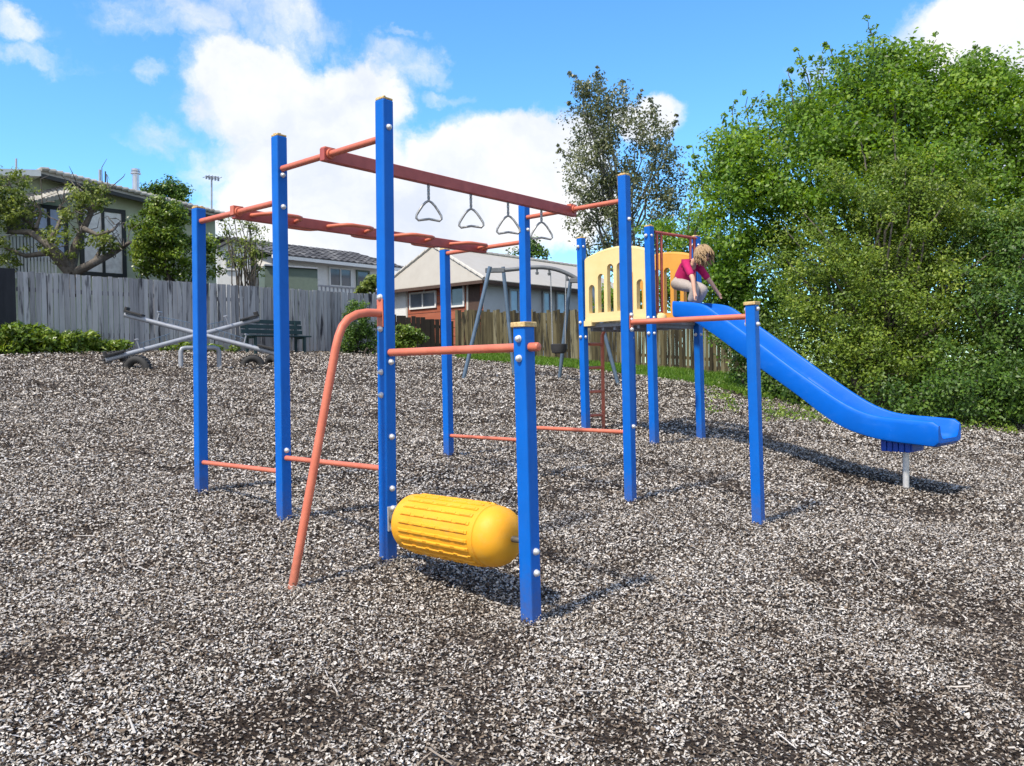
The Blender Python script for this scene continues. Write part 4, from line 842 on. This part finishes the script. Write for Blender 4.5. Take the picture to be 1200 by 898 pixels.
for s in (-.14, .14):
    b = MB(); b.tube([sc_+Vector((s, 0, .08)), Vector((hg.x+s*1.2, hg.y, hg.z-.02))], .012, 6); b.build('chain', RINGM, sw, 40)

# ------------------------------------------------------------------ houses
def slab(b, a0, a1, b0, b1, th):           # sloping sheet a0-a1 (eave) to b0-b1 (ridge), given thickness
    n = (a1-a0).cross(b0-a0).normalized()
    if n.z < 0: n = -n
    b.prism([a0, a1, b1, b0], n*th)
def tile_sheet(b, a0, a1, b0, b1, nu, nv, amp=.035, seed=0):
    g = random.Random(seed); n = (a1-a0).cross(b0-a0).normalized()
    if n.z < 0: n = -n
    for j in range(nv):
        for i in range(nu):
            f = lambda s, t: a0.lerp(a1, s).lerp(b0.lerp(b1, s), t)
            b.tint = min(1, max(0, g.gauss(.5, .2))); s0, s1_, sm, t0, t1 = i/nu, (i+1)/nu, (i+.45)/nu, j/nv, (j+1.06)/nv
            lo = [f(s0, t0)+n*amp*.5, f(sm, t0)+n*amp*1.9, f(s1_, t0)+n*amp*.5]; hi_ = [f(s0, t1)-n*amp*.2, f(sm, t1)+n*amp, f(s1_, t1)-n*amp*.2]
            base_ = [f(s0, t0)-n*.02, f(sm, t0)-n*.02, f(s1_, t0)-n*.02]
            b.add(lo+hi_+base_, [(0, 1, 4, 3), (1, 2, 5, 4), (6, 7, 1, 0), (7, 8, 2, 1)])
def window(parent, c, along, out, w, h, pane=GLASSD, frame_m=DARK, mull=(1,), trans=(), fw=.07, name='window'):
    c = Vector(c); b = MB(); t = .07
    for s in (-1, 1): b.box(c+along*s*(w/2)+out*.03, along, out, UP, fw, t, h+fw); b.box(c+UP*s*(h/2)+out*.03, along, out, UP, w-fw, t, fw)
    for m_ in mull: b.box(c+along*(m_*w/2-w/2 if m_ != 1 else 0)+out*.03, along, out, UP, fw*.7, t*.9, h-fw)
    for z in trans: b.box(c+UP*z*h/2+out*.028, along, out, UP, w-fw, t*.8, fw*.7)
    o = b.build(name, frame_m, parent); p = MB(); p.box(c+out*.016, along, out, UP, w-fw*.5, .02, h-fw*.5); p.build('pane', pane, o); return o
# green house
HD = (fb-fa).normalized(); HO = HD.cross(UP)        # along and outward (towards the playground)
if HO.dot(Vector((0, -1, 0))) < 0: HO = -HO
h0p = F0-HO*5.0
gh = lambda px, py, o=0: on_plane(px, py, h0p+HO*o, HO)
house = thing('green_house', Vector((gh(120, 300).x, gh(120, 300).y, .4)), 'pale green house with grey tiled roof edge beyond the left fence', 'house')
wl = [gh(-70, 208), gh(48, 207), gh(252, 255)]
b = MB(); zb_h = 0.2
poly = [Vector((wl[0].x, wl[0].y, zb_h)), Vector((wl[2].x, wl[2].y, zb_h)), wl[2], wl[1], wl[0]]
b.prism(poly, -HO*7); wall = b.build('wall', GREENW, house)
b = MB(); dzb = .17                               # horizontal weatherboard laps
for k in range(22):
    z = zb_h+.4+k*dzb; 
    xr = wl[2]; L = (Vector((xr.x, xr.y, 0))-Vector((wl[0].x, wl[0].y, 0))).length
    frac = 1.0
    zr = wl[2].z
    if z > zr-.03:
        tt = (z-zr)/(wl[1].z-zr); frac = 1-max(0, min(1, tt))*((Vector((wl[2].x-wl[1].x, wl[2].y-wl[1].y, 0))).length/L)
    if z > wl[1].z-.08: break
    c = Vector((wl[0].x, wl[0].y, z))+HD*(L*frac/2-.02)+HO*.006; b.box(c, HD, HO, UP, L*frac-.1, .02, .03)
b.build('weatherboards', GREENW, wall)
# roof: a pale flat verge on the left, tiled sloping verge on the right, boxed soffit
rp_ = [gh(-70, 196, .55), gh(48, 199, .55), gh(230, 244, .55), gh(262, 252, .55)]
b = MB(); b.prism([rp_[0], rp_[1], rp_[1]-UP*.17, rp_[0]-UP*.17], -HO*8); b.build('fascia', WHITE, house)
b = MB(); b.tint = .5; b.prism([rp_[1], rp_[3], rp_[3]-UP*.10, rp_[1]-UP*.10], -HO*8); 
nt_ = 30
for k in range(nt_):
    a = rp_[1].lerp(rp_[3], k/nt_); e = rp_[1].lerp(rp_[3], (k+1.1)/nt_); b.tint = random.uniform(.3, .9)
    b.tube([a+UP*.01+HO*.02, e+UP*.05+HO*.02], .06, 8); b.box((a+e)/2+UP*.05-HO*.6, (e-a).normalized(), HO, UP, (e-a).length, 1.2, .05)
b.build('roof', TILEG, house)
b = MB(); b.prism([rp_[1]-UP*.10, rp_[3]-UP*.10, rp_[3]-UP*.20, rp_[1]-UP*.20], -HO*.06); b.build('bargeboard', DARK, house)
pr = [gh(18, 234, .1), gh(84, 219, .1)]; b = MB(); b.tint = .4; b.prism([pr[0]+HO*.8-UP*.3, pr[1]+HO*.8-UP*.3, pr[1], pr[0]], UP*.08)
for k in range(14):
    a = (pr[0]+HO*.82-UP*.26).lerp(pr[1]+HO*.82-UP*.26, (k+.5)/14); b.tint = random.uniform(.2, .8); b.tube([a, a-HO*.7+UP*.27], .07, 8)
b.build('porch_roof', TILEG, house)
def gwin(x0, x1, y0, y1, pane, **kw):
    c = gh((x0+x1)/2, (y0+y1)/2, .01); a, e = gh(x0, y0), gh(x1, y1); w = (Vector((e.x-a.x, e.y-a.y, 0))).length; h = float((gh((x0+x1)/2, y0)-gh((x0+x1)/2, y1)).z); return window(house, c, HD, HO, w, h, pane, **kw)
gwin(36, 78, 243, 305, GLASSB, fw=.10); gwin(95, 146, 246, 322, CURT, fw=.11); gwin(10, 30, 255, 320, GLASSD, fw=.08)
b = MB(); a, e = gh(-40, 276, .9), gh(66, 276, .9); b.bar(a, e, .07, .05)
for k in range(26): p = a.lerp(e, (k+.5)/26); b.box(p-UP*.55, HD, HO, UP, .05, .03, 1.1)
b.build('railing', WHITE, house)
for px, y0, y1, r_, m_, nm in ((159, 203, 236, .10, CHROME, 'flue'), (19, 186, 200, .025, STEELG, 'vent_pipe'), (117, 199, 222, .035, STEELG, 'vent_pipe'), (123.5, 201, 215, .02, DARK, 'vent_pipe')):
    p = gh(px, y0, -1.2); q = gh(px, y1+6, -1.2); b = MB(); b.tube([q, p], r_, 12)
    if nm == 'flue': b.tube([p-UP*.03, p+UP*.02], .15, 12); b.tube([p+UP*.05, p+UP*.12], .13, 12); b.tube([p, p+UP*.06], .05, 8)
    b.build(nm, m_, house, 40)
p, q = gh(248, 208, -3), gh(248, 262, -3); b = MB(); b.tube([q, p], .03, 8); b.tube([p-HD*.2+UP*.0, p+HD*.25+UP*.05], .02, 6)
for k in range(5): c = (p-HD*.2).lerp(p+HD*.25, k/4); b.tube([c-HO*.25-UP*.0, c+HO*.25], .014, 6); b.box(c-UP*.03, HD, HO, UP, .05, .05, .12)
b.build('aerial', STEELG, house, 40)
# white tiled house
wd, wo = V_.copy(), U.copy(); w0 = at(380, 320, 36)
wp = lambda px, py, o=0: on_plane(px, py, w0+wo*o, wo)
wh = thing('white_house', Vector((w0.x, w0.y, .6)), 'white house with dark tiled roof behind the second blue post', 'house')
a0, a1 = wp(318, 301), wp(462, 318); a0.z = a1.z = float(wp(380, 307).z)
b = MB(); b.prism([Vector((a0.x, a0.y, .2)), Vector((a1.x, a1.y, .2)), a1, a0], -wo*8); b.build('wall', WHITE, wh)
e0, e1 = a0+wo*.5-wd*.3+UP*.02, a1+wo*.5+wd*.4+UP*.02; zr = float(wp(336, 287, -3.6).z); r0 = Vector((a0.x, a0.y, zr))-wo*3.6-wd*.3; r1 = Vector((a1.x, a1.y, zr))-wo*3.6+wd*.4
b = MB(); tile_sheet(b, e0, e1, r0, r1, 22, 6, .045); slab(b, e0-UP*.06, e1-UP*.06, r0-UP*.06, r1-UP*.06, .04); bk0, bk1 = a0-wo*8.5, a1-wo*8.5; slab(b, bk0, bk1, r0-UP*.02, r1-UP*.02, .05); b.build('roof', TILED, wh)
b = MB(); b.bar(e0-UP*.1+wo*.03, e1-UP*.1+wo*.03, .08, .14); b.build('gutter', WHITE, wh)
def wwin(x0, x1, y0, y1, pane, **kw):
    c = wp((x0+x1)/2, (y0+y1)/2, .01); w = (wp(x1, y0)-wp(x0, y0)).length; h = float((wp(x0, y0)-wp(x0, y1)).z); return window(wh, c, wd, wo, w, h, pane, **kw)
wwin(386, 411, 315, 336, GLASSD, frame_m=WHITE); wwin(418, 432, 318, 338, GLASSD, frame_m=SAGE, mull=()); wwin(352, 372, 314, 326, GLASSD, frame_m=WHITE, mull=()); 
b = MB(); a, e = wp(372, 334, 2.2), wp(440, 340, 2.2); a.z = e.z; b.bar(a, e, .08, .06); b.bar(a-UP*.55, e-UP*.55, .06, .05)
for k in range(16): p = a.lerp(e, k/15); b.box(p-UP*.45, wd, wo, UP, .05, .04, .9)
b.build('railing', STEELG, wh)
wd, wo = Vector((.93, .37, 0)).normalized(), Vector((.37, -.93, 0)).normalized()
# gabled white wing at the left of the white house
wg = thing('white_cottage', Vector((at(272, 330, 33).x, 33, .8)), 'narrow white cottage with one small window right of the round bush', 'house')
g0 = at(272, 330, 33); gpn = lambda px, py, o=0: on_plane(px, py, g0+wo*o, wo)
A_ = [gpn(254, 340), gpn(293, 342), gpn(293, 290), gpn(274, 282), gpn(254, 292)]; A_[0].z = A_[1].z = .6; b = MB(); b.prism(A_, -wo*4); b.build('wall', WHITE, wg)
b = MB(); b.tint = .7
for i, j in ((2, 3), (3, 4)):
    x0, x1 = A_[i]+wo*.3, A_[j]+wo*.3; b.prism([x0+UP*.01, x1+UP*.01, x1+UP*.12, x0+UP*.12], -wo*4.5)
b.build('roof', TILED, wg)
c = gpn(271, 305, .01); window(wg, c, wd, wo, .45, .75, GLASSD, WHITE)
# sage shed
sh0 = at(340, 326, 27.5); so = wo; sd_ = wd; spn = lambda px, py, o=0: on_plane(px, py, sh0+so*o, so)
shed = thing('garden_shed', Vector((sh0.x, sh0.y, 1.0)), 'sage green shed wall above the grey fence, before the white house', 'shed')
P_ = [spn(310, 350), spn(372, 350), spn(372, 316), spn(310, 312)]; P_[0].z = P_[1].z = .5; b = MB(); b.prism(P_, -so*2.2); b.build('wall', SAGE, shed)
b = MB(); b.prism([P_[3]+so*.1+UP*.01, P_[2]+so*.1+UP*.01, P_[2]+so*.1+UP*.06, P_[3]+so*.1+UP*.06], -so*2.4); b.build('roof', STEELG, shed)
# cream roofed house
k0 = at(567, 327, 31.0); eL = k0-U*6.2; eR = k0+V_*11; ze = k0.z
bh = thing('cream_roof_house', Vector((k0.x, k0.y, .6)), 'red walled house with a cream hipped roof behind the swing', 'house')
def prism_z(pts, z0, z1, name, m, par):
    b = MB(); b.prism([Vector((p.x, p.y, z0)) for p in pts], UP*(z1-z0)); return b.build(name, m, par)
ins = .45; cw = k0+U*-ins+V_*ins
back = eL+V_*11
prism_z([cw, eR-U*ins, back-V_*.3+U*ins, eL+U*ins+V_*ins], .3, ze, 'wall', BGREY, bh)
wid = 6.2; rs_ = min((k0-U*wid/2+V_*q for q in np.linspace(.2, 4, 60)), key=lambda p: abs(on_plane(507, 300, p, V_).x-p.x)); re_ = eR-U*wid/2-V_*1.0; hz = float(on_plane(507, 289, rs_, V_).z)
pk = Vector((rs_.x, rs_.y, hz)); pk2 = Vector((re_.x, re_.y, hz)); E_ = [Vector((p.x, p.y, ze)) for p in (k0, eR, back, eL)]
b = MB(); b.add([E_[0], E_[1], E_[2], E_[3], pk, pk2]+[p-UP*.06 for p in E_], [(3, 0, 4), (0, 1, 5, 4), (1, 2, 5), (2, 3, 4, 5), (6, 7, 1, 0), (7, 8, 2, 1), (8, 9, 3, 2), (9, 6, 0, 3), (6, 9, 8, 7)]); roof = b.build('roof', CREAMR, bh)
b = MB()
for x, y in ((E_[3], pk), (E_[0], pk), (pk, pk2)):
    n_ = int((y-x).length/.35)
    for k in range(n_): b.tube([x.lerp(y, k/n_)+UP*.03, x.lerp(y, (k+.92)/n_)+UP*.05], .07, 7)
b.build('ridge_capping', GREYR, roof)
b = MB()
for x, y, nn in ((E_[3], E_[0], -V_), (E_[0], E_[1], U)): b.bar(x+nn*.04-UP*.10, y+nn*.04-UP*.10, .08, .12)
b.build('gutter', BROWNW, bh)
# the red wall facing left-front with timber frame, windows and white panels
lw0, lw1 = eL+U*ins+V_*ins, cw; wlen = (lw1-lw0).length; zlo = .3
b = MB(); rows = 14
for k in range(rows):
    b.tint = random.uniform(.3, .75); z0 = zlo+(ze-.05-zlo)*k/rows; z1 = zlo+(ze-.05-zlo)*(k+.94)/rows; b.box((lw0+lw1)/2*1.0-V_*.03+UP*((z0+z1)/2-((lw0+lw1)/2).z), U, V_, UP, wlen-.02, .05, z1-z0)
b.build('boards', BRICK, bh)
lp = lambda px, py, o=.055: on_plane(px, py, lw0-V_*o, V_)
def lwin(x0, x1, y0, y1, pane, **kw):
    c = lp((x0+x1)/2, (y0+y1)/2); w = (lp(x1, (y0+y1)/2)-lp(x0, (y0+y1)/2)); w.z = 0; h = float((lp((x0+x1)/2, y0)-lp((x0+x1)/2, y1)).z); return window(bh, c, U, -V_, w.length, h, pane, **kw)
lwin(481, 511, 343, 361, GLASSD, frame_m=WHITE); lwin(529, 544, 331, 359, GLASSD, frame_m=WHITE, mull=())
b = MB()
for px, ya, yb in ((477, 331, 372), (497, 328, 343), (521, 330, 366), (548, 330, 364)):
    x, y = lp(px, ya, .07), lp(px, yb, .07); b = MB(); b.bar(x, y, .09, .04, up=V_); b.build('timber_post', GREYR, bh)
b = MB(); x, y = lp(548, 331, .06), lp(560, 331, .06); zz = x.z; b.box((x+y)/2+UP*(zlo-zz)/2, U, V_, UP, .75, .03, zz-zlo); b.build('brown_panel', BROWNW, bh)
b = MB(); x, y = lp(463, 340, .06), lp(475, 340, .06); b.box((x+y)/2+UP*(zlo-x.z)/2, U, V_, UP, .7, .03, x.z-zlo); b.build('white_panel', WHITE, bh)
rpn = lambda px, py, o=.03: on_plane(px, py, cw+U*o, U)
for x0, x1, y0, y1 in ((597, 607, 340, 366), (636, 644, 343, 368), (652, 662, 344, 368)):
    c = rpn((x0+x1)/2, (y0+y1)/2); a, e = rpn(x0, y0), rpn(x1, y0); w = Vector((e.x-a.x, e.y-a.y, 0)).length; h = float((rpn(x0, y0)-rpn(x0, y1)).z); window(bh, c, V_, U, w, h, GLASSB, STEELG, mull=(), fw=.08)

# ------------------------------------------------------------------ sky and sun
def build_world():
    w = bpy.data.worlds.new('World'); S.world = w; w.use_nodes = True; nt = w.node_tree; nt.nodes.clear(); L = nt.links.new
    out = N(nt, 'ShaderNodeOutputWorld'); sky = N(nt, 'ShaderNodeTexSky', sky_type='NISHITA', sun_disc=False, sun_elevation=R(SUN_EL), sun_rotation=SUN_ROT, air_density=1.0, dust_density=.25, ozone_density=1.6)
    hs = N(nt, 'ShaderNodeHueSaturation', i_Saturation=1.15, i_Value=1.0, i_Hue=.499); L(sky.outputs[0], hs.inputs['Color'])
    gr = N(nt, 'ShaderNodeMix', data_type='RGBA', blend_type='MULTIPLY'); gr.inputs['Factor'].default_value = 1; gr.inputs['B'].default_value = (.66, .98, 1.20, 1); L(hs.outputs[0], gr.inputs['A'])
    b1 = N(nt, 'ShaderNodeBackground', i_Strength=.15); L(gr.outputs['Result'], b1.inputs[0])
    tc = N(nt, 'ShaderNodeTexCoord'); sx = N(nt, 'ShaderNodeSeparateXYZ'); L(tc.outputs['Generated'], sx.inputs[0])
    az = N(nt, 'ShaderNodeMath', operation='ARCTAN2'); L(sx.outputs[0], az.inputs[0]); L(sx.outputs[1], az.inputs[1])
    el = N(nt, 'ShaderNodeMath', operation='ARCSINE'); L(sx.outputs[2], el.inputs[0])
    cv = N(nt, 'ShaderNodeCombineXYZ'); L(az.outputs[0], cv.inputs[0]); L(el.outputs[0], cv.inputs[1])
    nd = N(nt, 'ShaderNodeTexNoise', i_Scale=9.0, i_Detail=8.0, i_Roughness=.6); L(cv.outputs[0], nd.inputs['Vector'])
    sub = N(nt, 'ShaderNodeVectorMath', operation='SUBTRACT'); sub.inputs[1].default_value = (.5, .5, .5); L(nd.outputs['Color'], sub.inputs[0])
    scl = N(nt, 'ShaderNodeVectorMath', operation='SCALE'); scl.inputs['Scale'].default_value = .13; L(sub.outputs[0], scl.inputs[0])
    ad = N(nt, 'ShaderNodeVectorMath', operation='ADD'); L(cv.outputs[0], ad.inputs[0]); L(scl.outputs[0], ad.inputs[1])
    def ang(px, py): r = ray(px, py).normalized(); return math.atan2(r.x, r.y), math.asin(r.z)
    acc = None
    for (px, py, rx, ry, k) in ((315, 105, 105, 62, 1), (275, 95, 60, 45, 1), (420, 115, 75, 62, 1), (385, 190, 140, 75, 1), (330, 245, 95, 60, 1), (560, 195, 120, 62, 1), (640, 170, 95, 48, 1), (520, 255, 190, 65, 1), (640, 240, 100, 60, .9), (755, 125, 50, 26, .8),
                             (330, 22, 95, 32, .42), (205, 22, 85, 34, .40), (30, 18, 50, 22, .36), (1165, 40, 105, 52, 1), (1230, 30, 120, 70, 1), (180, 85, 26, 20, .33), (400, 300, 220, 55, .9), (460, 70, 70, 34, .42), (950, 80, 45, 26, .22), (290, 200, 90, 50, .5), (-300, 60, 90, 50, .5), (1500, 150, 250, 90, 1), (-500, 200, 300, 90, 1),
                             (190, 160, 50, 30, .25), (60, 60, 70, 16, .3), (520, 105, 40, 14, .3), (480, 33, 30, 8, .3)):
        a, e = ang(px, py); s_ = N(nt, 'ShaderNodeVectorMath', operation='SUBTRACT'); s_.inputs[1].default_value = (a, e, 0); L(ad.outputs[0], s_.inputs[0])
        mu = N(nt, 'ShaderNodeVectorMath', operation='MULTIPLY'); mu.inputs[1].default_value = (FPX/rx, FPX/ry, 0); L(s_.outputs[0], mu.inputs[0])
        le = N(nt, 'ShaderNodeVectorMath', operation='LENGTH'); L(mu.outputs[0], le.inputs[0])
        q = N(nt, 'ShaderNodeMapRange', interpolation_type='SMOOTHSTEP'); q.inputs['From Min'].default_value = 1.25; q.inputs['From Max'].default_value = .35; q.inputs['To Max'].default_value = k; L(le.outputs['Value'], q.inputs['Value'])
        if acc is None: acc = q.outputs[0]
        else:
            mx = N(nt, 'ShaderNodeMath', operation='MAXIMUM'); L(acc, mx.inputs[0]); L(q.outputs[0], mx.inputs[1]); acc = mx.outputs[0]
    bk = N(nt, 'ShaderNodeMapRange', interpolation_type='SMOOTHSTEP'); bk.inputs['From Min'].default_value = .25; bk.inputs['From Max'].default_value = -.35; bk.inputs['To Max'].default_value = .55; L(sx.outputs[1], bk.inputs['Value'])  # unseen cloud cover added behind the camera to soften and neutralise ambient light
    mx = N(nt, 'ShaderNodeMath', operation='MAXIMUM'); L(acc, mx.inputs[0]); L(bk.outputs[0], mx.inputs[1]); acc = mx.outputs[0]
    n2 = N(nt, 'ShaderNodeTexNoise', i_Scale=16.0, i_Detail=9.0, i_Roughness=.62); L(ad.outputs[0], n2.inputs['Vector'])
    mm = N(nt, 'ShaderNodeMath', operation='MULTIPLY_ADD'); mm.inputs[1].default_value = .9; mm.inputs[2].default_value = -.45; L(n2.outputs['Fac'], mm.inputs[0])
    sm = N(nt, 'ShaderNodeMath', operation='ADD'); L(acc, sm.inputs[0]); L(mm.outputs[0], sm.inputs[1])
    gate = N(nt, 'ShaderNodeMath', operation='MULTIPLY'); fade = N(nt, 'ShaderNodeMapRange'); fade.inputs['From Max'].default_value = .12; L(acc, fade.inputs['Value'])
    den = N(nt, 'ShaderNodeMapRange', interpolation_type='SMOOTHSTEP'); den.inputs['From Min'].default_value = .10; den.inputs['From Max'].default_value = .72; L(sm.outputs[0], den.inputs['Value'])
    L(den.outputs[0], gate.inputs[0]); L(fade.outputs[0], gate.inputs[1])
    n3 = N(nt, 'ShaderNodeTexNoise', i_Scale=6.0, i_Detail=6.0, i_Roughness=.55); mp = N(nt, 'ShaderNodeVectorMath', operation='ADD'); mp.inputs[1].default_value = (.3, .09, 0); L(ad.outputs[0], mp.inputs[0]); L(mp.outputs[0], n3.inputs['Vector'])
    cr = ramp(nt, [(.36, (.74, .80, .93)), (.50, (.90, .93, .99)), (.62, (1.0, 1.0, 1.0))]); L(n3.outputs['Fac'], cr.inputs[0])
    b2 = N(nt, 'ShaderNodeBackground', i_Strength=.66); L(cr.outputs[0], b2.inputs[0])
    mx = N(nt, 'ShaderNodeMixShader'); L(gate.outputs[0], mx.inputs[0]); L(b1.outputs[0], mx.inputs[1]); L(b2.outputs[0], mx.inputs[2]); L(mx.outputs[0], out.inputs[0])
SUN_EL = 54.0
to_sun = Vector((-.67, -.74, 0)).normalized()
SUN_ROT = math.atan2(to_sun.x, to_sun.y)
build_world()
sd = bpy.data.lights.new('sun', 'SUN'); sd.energy = 3.4; sd.angle = R(3.5); sd.color = (1, .915, .80)
so_ = bpy.data.objects.new('sun', sd); COL.objects.link(so_)
dirl = to_sun*math.cos(R(SUN_EL))+UP*math.sin(R(SUN_EL)); so_.rotation_euler = dirl.to_track_quat('Z', 'Y').to_euler(); so_.location = (0, 0, 30)

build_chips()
cam = bpy.data.cameras.new('camera'); cam.sensor_width = 36; cam.lens = FPX/1200*36; cam.clip_end = 2000; cam.clip_start = .05
co = bpy.data.objects.new('camera', cam); COL.objects.link(co)
fw = ray(600, 449).normalized(); rt = (ray(700, 449)-ray(600, 449)).normalized(); upv = rt.cross(fw)
M = Matrix((rt, upv, -fw)).transposed().to_4x4(); M.translation = EYEV; co.matrix_world = M; S.camera = co
S.view_settings.view_transform = 'Standard'; S.view_settings.look = 'None'; S.view_settings.exposure = 0.72; S.view_settings.gamma = 1
S.cycles.max_bounces = 6; S.cycles.diffuse_bounces = 3; S.cycles.glossy_bounces = 2; S.cycles.transmission_bounces = 3; S.cycles.use_denoising = True
try: S.cycles.denoiser = 'OPENIMAGEDENOISE'
except Exception: pass
